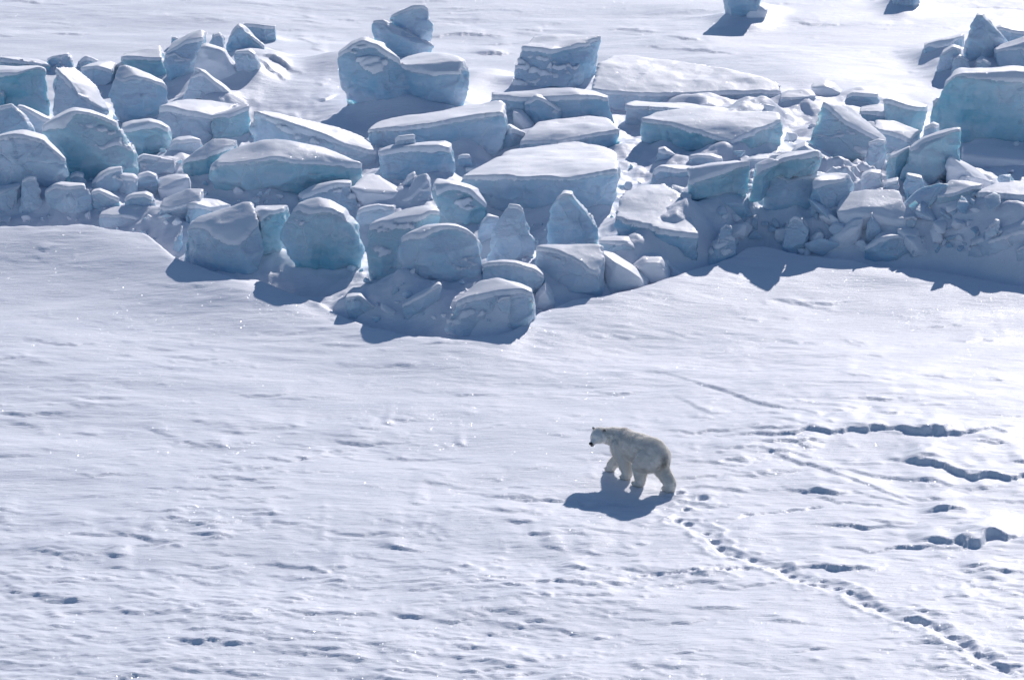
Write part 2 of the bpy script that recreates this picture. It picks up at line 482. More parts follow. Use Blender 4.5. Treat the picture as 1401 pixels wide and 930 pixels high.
K('ice_boulder', 'large egg shaped boulder with dark upper face at the front of the ridge', 't', (440, 382),
  ([(385, 318), (390, 306), (402, 288), (410, 282), (437, 277), (452, 281), (474, 294), (488, 308), (493, 320), (496, 341), (492, 362), (479, 374), (463, 380), (445, 374), (411, 366), (400, 352), (389, 332)],
   [(408, 280), (425, 275), (437, 274), (453, 277.5), (476, 290), (491, 305)], .6), r=.14, cap=.8)
K('ice_block', 'dark triangular block with a long snowy left slope above the egg shaped boulder', 'i', (468, 298),
  ([(436, 276), (450, 265), (467, 255), (480, 255), (493, 282), (478, 296), (455, 292)], [(404, 270, .8), (427, 256, 1), (450, 252), (470, 250.5), (480, 251)], .8), r=.09)
K('snow_drift', 'bright saddle of snow between the dark triangle and the central shard', 's', (512, 290),
  ([(482, 256), (492, 270), (497, 286), (520, 288), (542, 278), (545, 262), (520, 262)], [(490, 246, 1.4), (502, 238, 1.6), (515, 239, 1.6), (522, 250), (543, 255)], 1.1), r=.14)
K('ice_chunk', 'hollowed low chunk with a dark centre right of the egg shaped boulder', 'f', (508, 322),
  ([(486, 299), (490, 292), (500, 287), (518, 283), (538, 286), (530, 300), (508, 318), (492, 316)], [(492, 287), (504, 283), (518, 281), (540, 284)], .6), r=.11)
K('ice_block', 'wedge topped block with a smooth white roof just left of the rounded central boulder', 't', (535, 386),
  ([(497, 321), (505, 323), (531, 321), (560, 306), (592, 293), (606, 298), (600, 332), (562, 374), (527, 384), (507, 358)],
   [(500, 316, .4), (518, 305), (551, 290), (575, 284.5), (597, 286)], .9), r=.11)
K('ice_boulder', 'rounded central boulder with a thin snow crest at the front of the ridge', 'i', (600, 400),
  ([(542, 342), (547, 333), (563, 322), (583, 314), (604, 312), (625, 314), (640, 321), (655, 333), (662, 346), (660, 370), (640, 392), (600, 400), (575, 396), (557, 386), (548, 364)],
   [(550, 327), (566, 317), (584, 309), (604, 306), (622, 307), (639, 314.5), (655, 327)], .7), r=.17, cap=.8)
K('ice_shard', 'thin upright splinter rising left of the dark central block', 'i', (548, 280),
  ([(539, 266), (548, 256), (558, 246), (567, 239), (571, 244), (562, 259), (546, 276)], [(558, 244), (568, 238)], .3), r=.05)
K('ice_block', 'snowy ridged block between the splinter and the dark central block', 'f', (566, 290),
  ([(546, 281), (565, 270), (588, 261), (590, 268), (578, 285), (560, 288)], [(560, 262), (572, 243), (583, 240), (590, 248)], .8), r=.08)
K('ice_block', 'dark central block with a jagged snowy rim and teal foot', 't', (632, 318),
  ([(589, 262), (595, 255), (614, 255), (640, 263), (669, 287), (662, 306), (645, 318), (625, 314), (608, 296), (592, 274)],
   [(597, 247), (614, 250.5), (640, 256, .8), (656, 262, .8), (668, 281, .4)], .8), r=.09)
K('ice_boulder', 'barrel shaped boulder with pale glowing left end under the long white slab', 'i', (568, 254),
  ([(517, 213), (535, 210), (557, 209), (574, 205), (600, 204), (616, 209), (624, 221), (623, 235), (611, 252), (570, 254), (545, 254), (522, 241)],
   [(523, 208), (541, 201), (560, 199), (590, 195.5), (609, 195), (620, 201)], .9), r=.13)
K('ice_shard', 'small flake of ice lying on top of the barrel shaped boulder', 'f', (556, 206),
  ([(541, 195), (544, 192), (567, 189), (569, 193), (552, 203), (544, 203)], [(545, 191), (566, 188)], .4), r=.04, ref=(556, 253), dy=.55)
K('ice_chunk', 'small round chunk at the right shoulder of the barrel shaped boulder', 'f', (637, 240),
  ([(625, 218), (632, 214.5), (642, 214.5), (648, 224), (641, 236), (628, 237)], [(632, 213.5), (642, 213)], .4), r=.08)
K('ice_chunk', 'tiny square crumb on the white slab right of the barrel shaped boulder', 'f', (644, 244),
  ([(635, 242), (637, 234), (652, 234), (656, 240), (646, 242)], [(637, 232.5), (652, 232.5)], .3), r=.05)
K('ice_slab', 'long white topped slab with a straight dark blue front in the upper middle', 'i', (600, 224),
  ([(500, 191), (543, 188), (561, 183), (603, 175), (651, 167.5), (686, 157), (696, 175), (684, 199), (665, 211), (640, 218), (600, 220), (550, 216), (510, 209)],
   [(496, 182, 1), (520, 170, 2.6), (580, 157, 4.2), (640, 147, 4.6), (672, 143, 3.8), (691, 142, 2.8)], 2), r=.08)
K('snow_drift', 'snow wedge filling the crack right of the long white topped slab', 's', (722, 190),
  ([(702, 153), (704, 166), (712, 177), (724, 190), (732, 184), (728, 172), (713, 155)], [(703, 149), (714, 150), (732, 169)], .6), r=.09)
K('ice_chunk', 'dark rounded chunk tucked under the snow wedge beside the long slab', 'i', (694, 210),
  ([(676, 207), (684, 184), (696, 176), (720, 189), (707, 201), (692, 211)], [(686, 181), (697, 174), (720, 186)], .6), r=.11)
K('ice_block', 'hollow fronted block with a frosty rim directly below the tall cube', 'i', (775, 182),
  ([(672, 136), (690, 138), (730, 133), (783, 130), (815, 134), (832, 141), (849, 177), (846, 190), (800, 187), (740, 182), (700, 152)],
   [(672, 130.5), (723, 127.5), (783, 124.5), (812, 127.5), (833, 135.5)], .7), r=.09)
K('ice_block', 'five sided wedge of pale ice in front of the hollow fronted block', 'i', (745, 180),
  ([(732, 133), (718, 143), (716, 153), (735, 173), (767, 170), (768, 153), (757, 146), (742, 136)], [(733, 131), (743, 133), (758, 143.5), (768, 151)], .4), r=.06, dy=-.5)
K('ice_slab', 'upper one of two stacked white slabs in the centre of the ridge', 'i', (800, 220),
  ([(700, 209), (723, 207), (789, 197), (812, 193), (848, 186), (854, 208), (851, 220), (830, 216), (790, 214), (740, 216)],
   [(722, 188, 1), (735, 171, 2.4), (775, 168, 2.8), (809, 162.5, 3.3), (828, 162, 3.2), (848, 178, .8)], 1), r=.08)
K('ice_slab', 'great white slab with a thick blue front edge, lower of two stacked in the centre', 'i', (745, 310),
  ([(636, 261), (672, 264), (716, 263), (731, 258), (781, 251), (820, 244), (845, 238), (848, 272), (840, 285), (806, 294), (745, 309), (690, 308), (652, 288)],
   [(622, 250, 1), (650, 236, 2.4), (680, 222, 3.6), (700, 210, 6.8), (765, 200, 8.2), (789, 198, 8.2), (831, 204, 7.4), (845, 211, 6), (847, 222, 2.6)], 1), r=.09)
K('ice_slab', 'tilted flat slab with a kite shaped white top right of the central boulders', 'i', (918, 366),
  ([(834, 315), (878, 327), (920, 327), (958, 326), (961, 353), (951, 361), (927, 365), (902, 348), (875, 345), (845, 328)],
   [(852, 266, 2.8), (884, 254.5, 3.4), (911, 251, 3.6), (922, 262, 3), (941, 289, 1.8)], 1), r=.08)
K('ice_block', 'pyramid shaped boulder with a dark smooth face under the great white slab', 'i', (785, 343),
  ([(752, 283), (760, 274), (772, 267), (782, 268), (790, 279), (804, 293), (814, 307), (823, 327), (800, 342), (770, 343), (751, 339), (748, 311)],
   [(761, 271), (772, 263), (783, 264.5), (789, 273), (805, 288), (813, 301)], .6), r=.13, cap=.7)
K('ice_block', 'upright tooth shaped block with a pale face left of the dark pyramid', 'f', (695, 364),
  ([(697, 283), (710, 285), (717, 291), (723, 307), (731, 328), (731, 342), (717, 360), (690, 364), (663, 360), (664, 340), (675, 317), (681, 304), (689, 292)],
   [(690, 288), (697, 281.5), (710, 283), (718, 289), (724, 305)], .6), r=.11, cap=.7)
K('ice_chunk', 'snow rimmed chunk peeping out behind the upright tooth shaped block', 'f', (664, 342),
  ([(651, 319), (658, 308), (668, 299), (683, 301), (676, 317), (664, 340), (655, 333)], [(656, 305), (667, 292), (676, 297), (684, 298)], .6), r=.1)
K('ice_boulder', 'flat lens shaped boulder lying just behind the frontmost boulder', 'i', (705, 404),
  ([(656, 369), (668, 366), (690, 364), (706, 364), (730, 371), (745, 382), (740, 393), (728, 401), (709, 396), (685, 390), (668, 380)],
   [(660, 364), (672, 360.5), (688, 357.5), (706, 358.5), (731, 365), (745, 375)], .8), r=.12)
K('ice_boulder', 'small boulder with a snowy sloping spine left of the lens shaped boulder', 'i', (640, 396),
  ([(614, 371), (618, 363), (626, 362), (643, 368), (672, 385), (660, 394), (628, 395), (616, 390)], [(621, 358), (631, 356), (645, 361.5), (661, 373), (674, 382)], .5), r=.09)
K('ice_boulder', 'frontmost big boulder with a wind carved snowy crown at the tip of the ridge', 'f', (675, 464),
  ([(612, 434), (625, 427), (652, 433), (680, 428), (690, 418), (702, 411), (730, 406), (735, 421), (724, 439), (716, 453), (685, 462), (652, 464), (622, 462), (606, 450)],
   [(621, 421, .3), (636, 403), (656, 388), (680, 382.5), (690, 386), (713, 390.5), (729, 399)], 1.3), r=.15)
K('ice_chunk', 'small knob stuck to the front of the frontmost big boulder', 'f', (692, 424),
  ([(679, 415), (688, 409), (698, 408), (701, 414), (698, 424), (686, 424)], [(682, 410), (690, 406.5), (699, 406)], .4), r=.06, ref=(675, 464), dy=.05)
K('ice_shard', 'tilted plank of ice leaning at the front foot of the ridge', 'f', (575, 440),
  ([(548, 421), (566, 410), (600, 392), (606, 398), (605, 408), (577, 430), (557, 440), (548, 433)], [(551, 416), (566, 406.5), (600, 388.5)], .4), r=.06)
K('ice_chunk', 'shaded flat chunk just behind the tilted plank of ice', 'i', (546, 423),
  ([(519, 413), (526, 404), (541, 397), (563, 393), (575, 395), (568, 406), (550, 419), (528, 421)], [(526, 401), (541, 394), (563, 390)], .6), r=.1)
K('ice_chunk', 'smooth shaded lump at the lowest left foot of the ridge front', 'i', (495, 442),
  ([(468, 416), (472, 409), (480, 406), (492, 405), (506, 417), (527, 434), (510, 442), (474, 438)], [(474, 405), (482, 402), (494, 401), (510, 414)], .7), r=.12)
K('ice_block', 'squarish block with a snowy ragged top at the right front of the ridge', 'f', (790, 416),
  ([(732, 348), (749, 354), (762, 358), (777, 355), (790, 362), (822, 373), (829, 380), (828, 398), (822, 412), (790, 415), (762, 415), (756, 392), (742, 365)],
   [(731, 343), (740, 338.5), (770, 339), (797, 339), (806, 335), (822, 337), (828, 355, .5)], 1.0), r=.09)
K('snow_drift', 'snow wedge banked between the lens shaped boulder and the squarish block', 's', (745, 426),
  ([(733, 402), (746, 387), (752, 398), (757, 415), (742, 424), (733, 418)], [(736, 397), (747, 382), (756, 400)], .6), r=.1)
K('ice_chunk', 'smooth rounded chunk with a curved snow rim behind the squarish block', 'i', (848, 368),
  ([(818, 334), (832, 335), (855, 332), (866, 339), (875, 349), (872, 364), (858, 360), (835, 348)], [(821, 328), (840, 325), (858, 325.5), (871, 333)], .6), r=.12)
K('snow_drift', 'left one of two rippled snow lumps below the kite topped slab', 's', (850, 408),
  ([(824, 346), (835, 353), (858, 366), (848, 374), (880, 382), (888, 396), (850, 406), (830, 409)], [(824, 342), (840, 346), (866, 362), (886, 380)], .7), r=.12)
K('snow_drift', 'right one of two rippled snow lumps below the kite topped slab', 's', (895, 398),
  ([(862, 364), (880, 353), (905, 353), (912, 362), (918, 388), (894, 397), (878, 384)], [(866, 358), (880, 347), (904, 347), (914, 356)], .8), r=.13)
K('snow_drift', 'low snow tail under the right corner of the kite topped slab', 's', (930, 388),
  ([(912, 360), (922, 366), (930, 378), (948, 382), (930, 388), (915, 390)], [(914, 356), (928, 370), (948, 379)], .5), r=.09)
K('ice_block', 'pale ice wall in the shade behind the right corner of the kite topped slab', 'f', (958, 362),
  ([(930, 268), (945, 270), (958, 292), (975, 312), (980, 332), (966, 356), (950, 340), (942, 300)], [(931, 264), (945, 268), (960, 290)], .7), r=.11, dy=1.3)
K('ice_shard', 'rounded shaded pillar standing right of the kite topped slab', 'i', (988, 376),
  ([(985, 315), (993, 308), (1002, 316), (1006, 336), (1008, 362), (985, 374), (966, 362), (974, 338)], [(986, 311), (993, 305.5), (1003, 313)], .6), r=.11)

# ---- upper middle and right
K('ice_slab', 'wide thin snow slab with a dark straight front edge, uppermost on the right of the tall cube', 'f', (920, 154),
  ([(806, 129), (812, 131), (840, 133), (901, 135), (977, 140), (1010, 142), (1029, 151), (1015, 156), (960, 156), (900, 153), (840, 152), (808, 148)],
   [(818, 92, 2.4), (838, 78, 3.8), (880, 81, 3.8), (923, 85, 3.6), (992, 97, 3.0), (1068, 117, 1.8), (1072, 134, 1)], 1), r=.07)
K('ice_slab', 'broad snow slab half hidden behind the wide slab with pale glowing left end', 'f', (870, 190),
  ([(851, 149), (852, 166), (857, 178), (872, 190), (900, 190), (980, 176), (1064, 160), (990, 158), (900, 156)],
   [(854, 145, 1.4), (866, 142, 2.4), (940, 145.5, 2.8), (1040, 152.5, 2.8), (1064, 154, 2.4)], 1), r=.09, dy=.8)
K('ice_slab', 'wide slab with sloping snowy top and glowing left end right of the stacked slabs', 't', (960, 227),
  ([(874, 172, 1.7), (904, 181, 1.3), (937, 189, .9), (962, 196, .5), (985, 199, .3), (1021, 205, 0), (1044, 179, .9), (1069, 166, 1.6), (1071, 179, 1.6), (1067, 207, 1.4), (1050, 219, .6), (1015, 227, 0), (940, 226, .8), (893, 219, 1.3), (866, 208, 1.7), (868, 187, 1.7)],
   [(878, 165, 2.6), (900, 156, 3.2), (940, 152, 3.6), (1030, 154, 3.2), (1066, 158, 2.4)], 1), r=.09)
K('ice_block', 'tall wedge with teal left edge and a snowy back sloping right', 't', (1150, 226),
  ([(1111, 148), (1107, 164), (1106, 190), (1118, 204), (1146, 224), (1165, 222), (1186, 218), (1160, 194), (1148, 190), (1133, 174), (1121, 160)],
   [(1117, 142.5, .6), (1143, 141.5, 1.4), (1162, 148, 1.6), (1180, 168, 1.5), (1213, 191, 1.1), (1216, 200, .8)], 1), r=.12)
K('ice_slab', 'flat snow covered plate with dark underside behind the tall wedge', 'f', (1090, 153),
  ([(1066, 144), (1067, 137), (1082, 139), (1100, 137), (1118, 137), (1113, 146), (1094, 152), (1075, 152)], [(1068, 131), (1080, 126), (1098, 125), (1113, 128)], .9), r=.08)
K('snow_drift', 'soft shaded snow hump farthest back above the tall wedge', 's', (1138, 136),
  ([(1110, 119), (1128, 115), (1140, 119), (1152, 129), (1142, 136), (1126, 129)], [(1112, 113), (1130, 109), (1142, 113), (1156, 126)], .9), r=.15)
K('ice_chunk', 'small dark chunk with a white top on the right skyline slope', 'i', (1182, 145),
  ([(1158, 136), (1166, 131), (1185, 132), (1200, 133), (1204, 138), (1192, 144), (1174, 144)], [(1160, 131), (1168, 127), (1192, 125), (1202, 131)], .6), r=.08)
K('ice_slab', 'low curved plate with dark front lying between the tall wedge and the giant block', 'i', (1215, 178),
  ([(1174, 158), (1201, 158), (1227, 158), (1246, 167), (1249, 177), (1220, 177), (1190, 171)], [(1178, 150), (1205, 147), (1225, 151), (1245, 162)], 1.0), r=.08)
K('ice_slab', 'teal plate propped against the left side of the giant block', 't', (1250, 186),
  ([(1211, 142), (1240, 148), (1268, 153), (1262, 184), (1248, 178), (1235, 162)], [(1213, 136), (1240, 140), (1270, 148)], .9), r=.07)
K('ice_block', 'pale snow topped wedge in the gap left of the upright teal block', 'f', (1228, 208),
  ([(1196, 178), (1212, 182), (1222, 189), (1245, 196), (1233, 206), (1215, 205), (1200, 194)], [(1198, 168), (1222, 168), (1244, 176, .9), (1260, 182, .8)], .9), r=.09)
K('ice_block', 'giant blue green block cut by the right border of the picture', 't', (1340, 206),
  ([(1264, 184), (1270, 162), (1285, 132), (1289, 121), (1301, 113), (1307, 104), (1318, 100), (1340, 99), (1386, 101), (1440, 103), (1450, 205), (1401, 208), (1340, 202), (1300, 190)],
   [(1312, 96.5), (1340, 94.5), (1386, 96.5), (1440, 98)], 1.5), r=.12)
K('ice_shard', 'tall spire of ice, highest of the knot at the upper right corner', 'i', (1340, 101),
  ([(1334, 23), (1344, 22), (1350, 42), (1353, 62), (1357, 97), (1328, 98), (1316, 74), (1318, 62), (1329, 40)],
   [(1336, 20), (1347, 20), (1357, 36), (1363, 50), (1384, 61, .5)], .7), r=.13, cap=.6)
K('ice_chunk', 'dark wing shaped block left of the tall spire', 'i', (1285, 85),
  ([(1262, 68), (1271, 62), (1292, 60), (1318, 52), (1318, 66), (1292, 74), (1276, 84), (1268, 82)], [(1264, 63), (1292, 55), (1320, 47)], .8), r=.11)
K('ice_chunk', 'rounded chunk at the left foot of the tall spire', 'f', (1300, 106),
  ([(1282, 92), (1283, 83), (1289, 75), (1304, 66), (1315, 70), (1318, 80), (1312, 102), (1303, 105), (1289, 101)], [(1290, 70), (1304, 62), (1315, 65)], .6), r=.13)
K('ice_chunk', 'small arched chunk in front of the tall spire', 'f', (1312, 108),
  ([(1300, 98), (1304, 84), (1312, 79), (1322, 85), (1330, 98), (1316, 106)], [(1305, 80), (1313, 75), (1326, 84)], .5), r=.1, dy=-.3)
K('ice_chunk', 'half dome of snow crusted ice at the right foot of the tall spire', 'f', (1345, 108),
  ([(1332, 98), (1335, 86), (1343, 81), (1352, 88), (1356, 100), (1344, 106)], [(1337, 82), (1344, 78), (1354, 87)], .5), r=.12, dy=-.3)
K('ice_block', 'arched block with dark hollow right of the tall spire', 'i', (1395, 106),
  ([(1362, 72), (1380, 66), (1402, 59), (1440, 58), (1440, 102), (1370, 102)], [(1366, 66), (1384, 60), (1401, 54), (1440, 52)], .8), r=.12)
K('ice_chunk', 'jagged chunk behind the arched block at the upper right border', 'i', (1392, 72),
  ([(1358, 46), (1370, 40), (1386, 45), (1401, 51), (1440, 52), (1440, 68), (1390, 68), (1360, 58)], [(1359, 42), (1369, 36), (1387, 42), (1401, 48), (1440, 49)], .7), r=.08)
K('ice_block', 'upright glowing teal block in the middle of the right hand ridge', 't', (1272, 252),
  ([(1314, 179), (1302, 181), (1285, 186), (1263, 194), (1248, 205), (1230, 246), (1282, 252), (1296, 240), (1316, 222), (1316, 192)],
   [(1248, 200), (1264, 189), (1286, 182), (1303, 178), (1315, 176.5)], .55), r=.08, cap=.6)
K('ice_chunk', 'bright jagged crumb perched behind the upright teal block', 'f', (1274, 196),
  ([(1261, 190), (1265, 178), (1277, 171), (1285, 175), (1286, 186), (1274, 192)], [(1266, 176), (1277, 169.5), (1285, 173)], .4), r=.06, ref=(1272, 252), dy=.9)
K('ice_shard', 'pale upright tile of ice standing left of the upright teal block', 'f', (1197, 231),
  ([(1187, 199), (1201, 194), (1210, 196), (1213, 206), (1202, 221), (1188, 230)], [(1188, 197), (1202, 192.5), (1211, 195)], .4), r=.06)
K('ice_shard', 'translucent pale shard touching the left side of the upright teal block', 't', (1224, 248),
  ([(1207, 229), (1219, 216), (1236, 212), (1244, 203), (1240, 224), (1231, 246), (1217, 246)], [(1218, 213), (1235, 211), (1245, 201)], .4), r=.07)
K('snow_drift', 'dark shouldered dune with a snowy right slope beside the upright teal block', 's', (1316, 258),
  ([(1293, 240), (1294, 218), (1300, 215), (1310, 221), (1322, 233), (1332, 243), (1320, 254), (1300, 256)],
   [(1300, 212.5, .2), (1310, 216, .6), (1338, 231, .9), (1356, 250, .6)], .5), r=.1)
K('ice_chunk', 'tiny round chunk at the foot of the dark shouldered dune', 'f', (1320, 260),
  ([(1311, 249), (1317, 245), (1325, 246), (1330, 254), (1322, 259), (1313, 257)], [(1314, 245), (1320, 242.5), (1328, 245)], .3), r=.06)
K('ice_block', 'snow hooded block with teal right side below the dark shouldered dune', 't', (1310, 294),
  ([(1283, 274), (1300, 278), (1316, 276), (1322, 269), (1340, 260), (1332, 288), (1305, 293)], [(1284, 270, .2), (1291, 262), (1301, 252), (1322, 253), (1344, 256, .5)], .9), r=.08)
K('ice_slab', 'broad snow topped slab with blue underside at the right border below the dune', 'i', (1370, 302),
  ([(1328, 279), (1337, 275), (1369, 275), (1401, 271), (1440, 271), (1440, 302), (1370, 299), (1335, 294)], [(1330, 272, .4), (1346, 262), (1364, 252), (1401, 250), (1440, 250)], 1.2), r=.1)
K('ice_slab', 'arched slab like a resting seal at the right border of the shaded slope', 'f', (1368, 349),
  ([(1321, 344), (1332, 338), (1352, 331), (1375, 321), (1395, 311), (1440, 303), (1440, 342), (1390, 342), (1372, 345), (1340, 349)],
   [(1332, 330), (1349, 321), (1372, 309), (1390, 297), (1401, 293.5), (1440, 290)], .8),
  ([(1346, 326), (1352, 314), (1362, 303), (1369, 304), (1371, 310), (1362, 322)], [(1362, 300.5), (1369, 302)], .3), r=.09)
K('ice_chunk', 'rounded shaded chunk at the right border under the resting slab', 'i', (1400, 362),
  ([(1388, 347), (1400, 339), (1440, 338), (1440, 362), (1395, 357)], [(1392, 341), (1402, 334), (1440, 333)], .6), r=.1)
K('ice_slab', 'thin level plank of ice at the left foot of the giant block', 'f', (1340, 200),
  ([(1312, 188), (1354, 187), (1366, 190), (1366, 198), (1340, 200), (1312, 199)], [(1312, 185), (1354, 184), (1365, 187)], .4), r=.05)
K('snow_drift', 'smooth bright snow bank in front of the giant block', 's', (1362, 230),
  ([(1316, 210), (1350, 212), (1401, 217), (1440, 219), (1440, 230), (1320, 228)], [(1316, 200), (1330, 197, 1.2), (1360, 199, 1.5), (1401, 209, 1.5), (1440, 212)], 1.2), r=.16)
K('ice_slab', 'overhanging shelf of teal ice with a white top above the shaded hollow', 't', (988, 278),
  ([(943, 253), (964, 246), (982, 247), (990, 243), (1012, 232), (1024, 227), (1032, 234), (1030, 252), (1012, 272), (985, 270), (950, 267)],
   [(938, 234, .6), (942, 231, .9), (975, 228, 1.3), (1009, 223.5, 1.4), (1023, 224, .8)], 1), r=.08, ref=(988, 306))
K('ice_slab', 'arching glassy slab with glowing underside over the shaded hollow', 't', (1072, 270),
  ([(1033, 241), (1045, 231), (1069, 223.5), (1062, 234), (1045, 252), (1037, 266), (1022, 268)], [(1034, 229.5), (1053, 220)], .5),
  ([(1058, 228), (1085, 218), (1118, 212), (1126, 223), (1110, 233), (1080, 236), (1062, 238)], [(1063, 218), (1085, 212), (1120, 206.5)], 1.2), r=.06, ref=(1072, 312))
K('ice_boulder', 'large dark boulder filling the shaded hollow under the glassy slab', 'i', (1085, 335),
  ([(1040, 258), (1060, 240), (1100, 236), (1130, 240), (1130, 284), (1104, 320), (1070, 330), (1046, 290)], [(1056, 237), (1100, 234), (1132, 238)], .5), r=.16, cap=.3, dy=1.2)
K('ice_boulder', 'dark boulder in shade between the teal shelf and the rounded pillar', 'i', (985, 330),
  ([(958, 282), (968, 268), (1000, 268), (1022, 274), (1032, 296), (1020, 322), (996, 334), (972, 318)], [(964, 264), (998, 262), (1026, 272)], .5), r=.15, cap=.3, dy=.9)
K('ice_chunk', 'rounded chunk with one sunlit shoulder low in the shaded hollow', 'i', (1088, 340),
  ([(1072, 316), (1080, 307), (1087, 301), (1098, 305), (1108, 318), (1104, 330), (1085, 338), (1070, 334)], [(1079, 302), (1088, 294.5), (1098, 299), (1108, 313)], .7), r=.1, dy=-.5)
K('ice_shard', 'sunlit flat chip at the mouth of the shaded hollow', 'f', (1024, 304),
  ([(1008, 284), (1020, 290), (1036, 295), (1030, 303), (1014, 298)], [(1011, 279), (1024, 279), (1038, 290)], .4), r=.05)
K('ice_shard', 'narrow upright sunlit splinter under the flat chip', 'f', (1032, 322),
  ([(1025, 310), (1031, 299), (1038, 297), (1038, 318), (1030, 322)], [(1030, 296), (1038, 294.5)], .3), r=.05)
K('ice_boulder', 'boulder with a big white cap in the middle of the right hand rubble', 'i', (1136, 304),
  ([(1110, 256), (1132, 259), (1142, 268), (1152, 263), (1160, 278), (1140, 303), (1115, 294), (1105, 274)],
   [(1111, 250, .3), (1126, 238), (1145, 237), (1160, 239), (1166, 250)], 1.0), r=.1)
K('snow_drift', 'broad sunlit snow apron right of the white capped boulder', 's', (1190, 310),
  ([(1142, 290), (1165, 288), (1180, 283), (1200, 283), (1215, 291), (1240, 300), (1236, 306), (1215, 306), (1180, 310), (1150, 306)],
   [(1150, 268), (1165, 262), (1184, 259), (1204, 263), (1222, 259), (1231, 261), (1234, 275, .6), (1243, 290, .3)], 1.1), r=.11)
K('ice_shard', 'bone shaped bar of snowy ice slanting down the rubble', 's', (1150, 346),
  ([(1126, 338), (1130, 331), (1145, 327), (1168, 301), (1180, 299), (1176, 310), (1150, 334), (1132, 342)], [(1130, 329), (1144, 325), (1167, 298), (1180, 296.5)], .35), r=.07)
K('ice_boulder', 'smooth shaded dome at the foot of the right hand rubble', 'i', (1214, 358),
  ([(1180, 344), (1195, 334), (1204, 327), (1214, 325), (1232, 325), (1239, 330), (1250, 345), (1238, 355), (1200, 355)], [(1196, 330), (1205, 322), (1215, 321), (1233, 321.5), (1240, 327)], .9), r=.16)
K('ice_chunk', 'pointed chunk behind the smooth shaded dome', 'f', (1196, 328),
  ([(1184, 307), (1192, 295), (1200, 304), (1207, 316), (1198, 325), (1186, 320)], [(1187, 300), (1193, 291), (1203, 304)], .4), r=.07)
K('ice_chunk', 'small nub of ice right of the sunlit snow apron', 'f', (1246, 316),
  ([(1236, 303), (1240, 300), (1250, 298), (1256, 302), (1248, 313), (1238, 314)], [(1240, 298), (1250, 296.5), (1255, 299)], .4), r=.06)
K('ice_chunk', 'left one of three rubble lumps above the sunlit snow apron', 'f', (1194, 258),
  ([(1177, 248), (1190, 238), (1205, 241), (1209, 253), (1196, 258), (1182, 256)], [(1180, 240), (1192, 234), (1206, 236)], .5), r=.08)
K('ice_chunk', 'right one of three rubble lumps above the sunlit snow apron', 'f', (1220, 265),
  ([(1204, 262), (1213, 252), (1228, 248), (1234, 257), (1220, 265)], [(1207, 254), (1214, 248), (1229, 244.5)], .5), r=.07)
K('ice_chunk', 'middle one of three rubble lumps, small and upright, above the sunlit snow apron', 'f', (1164, 246),
  ([(1160, 239), (1168, 231), (1169, 240), (1163, 245)], [(1161, 235), (1169, 229.7)], .25), r=.04)
K('ice_chunk', 'low pebble of ice left of the small upright rubble lump', 'f', (1147, 243),
  ([(1136, 238), (1148, 233), (1157, 238), (1150, 243), (1140, 243)], [(1138, 234), (1148, 230.5), (1156, 235)], .4), r=.06)
K('ice_chunk', 'dark faceted chunk in front of the upright teal block', 'i', (1252, 269),
  ([(1234, 255), (1241, 240), (1262, 245), (1270, 258), (1255, 268), (1240, 267)], [(1240, 237.5), (1262, 241), (1270, 254)], .5), r=.06, cap=.5)
K('ice_shard', 'left one of two thin curved flakes behind the arching glassy slab', 'f', (1033, 233),
  ([(1011, 226), (1030, 219), (1052, 218), (1046, 228), (1034, 232)], [(1012, 223), (1030, 215.5), (1052, 214.5)], .4), r=.05)
K('ice_shard', 'right one of two thin curved flakes behind the arching glassy slab', 'f', (1060, 230),
  ([(1046, 223), (1057, 217), (1074, 216), (1066, 226), (1052, 229)], [(1047, 220), (1057, 213.5), (1075, 213)], .4), r=.05)
K('ice_chunk', 'low rounded lens of ice in front of the wide sloping slab', 'f', (967, 234),
  ([(940, 229), (945, 219), (955, 216), (973, 216), (987, 220), (993, 227), (970, 232)], [(944, 216), (955, 213), (973, 212.5), (988, 217)], .5), r=.07)
K('ice_chunk', 'cone shaped hump at the left foot of the wide sloping slab', 'f', (914, 227),
  ([(893, 219), (901, 208), (909, 205), (919, 213), (935, 223), (912, 226)], [(901, 205), (909, 202.5), (921, 211), (934, 220)], .5), r=.1)
K('ice_boulder', 'dark lump with a snowy shoulder behind the kite topped slab', 'i', (908, 262),
  ([(888, 255), (893, 242), (903, 235), (925, 238), (946, 237), (930, 248), (918, 259), (900, 260)], [(895, 235), (905, 229), (930, 228.5), (951, 229.5)], .8), r=.11)
K('snow_drift', 'snow hump between the wide sloping slab and the tall wedge', 's', (1112, 230),
  ([(1080, 216), (1090, 204), (1102, 199), (1122, 210), (1145, 223), (1120, 228), (1095, 226)], [(1088, 199), (1102, 193.5), (1123, 204), (1145, 219)], .6), r=.1)

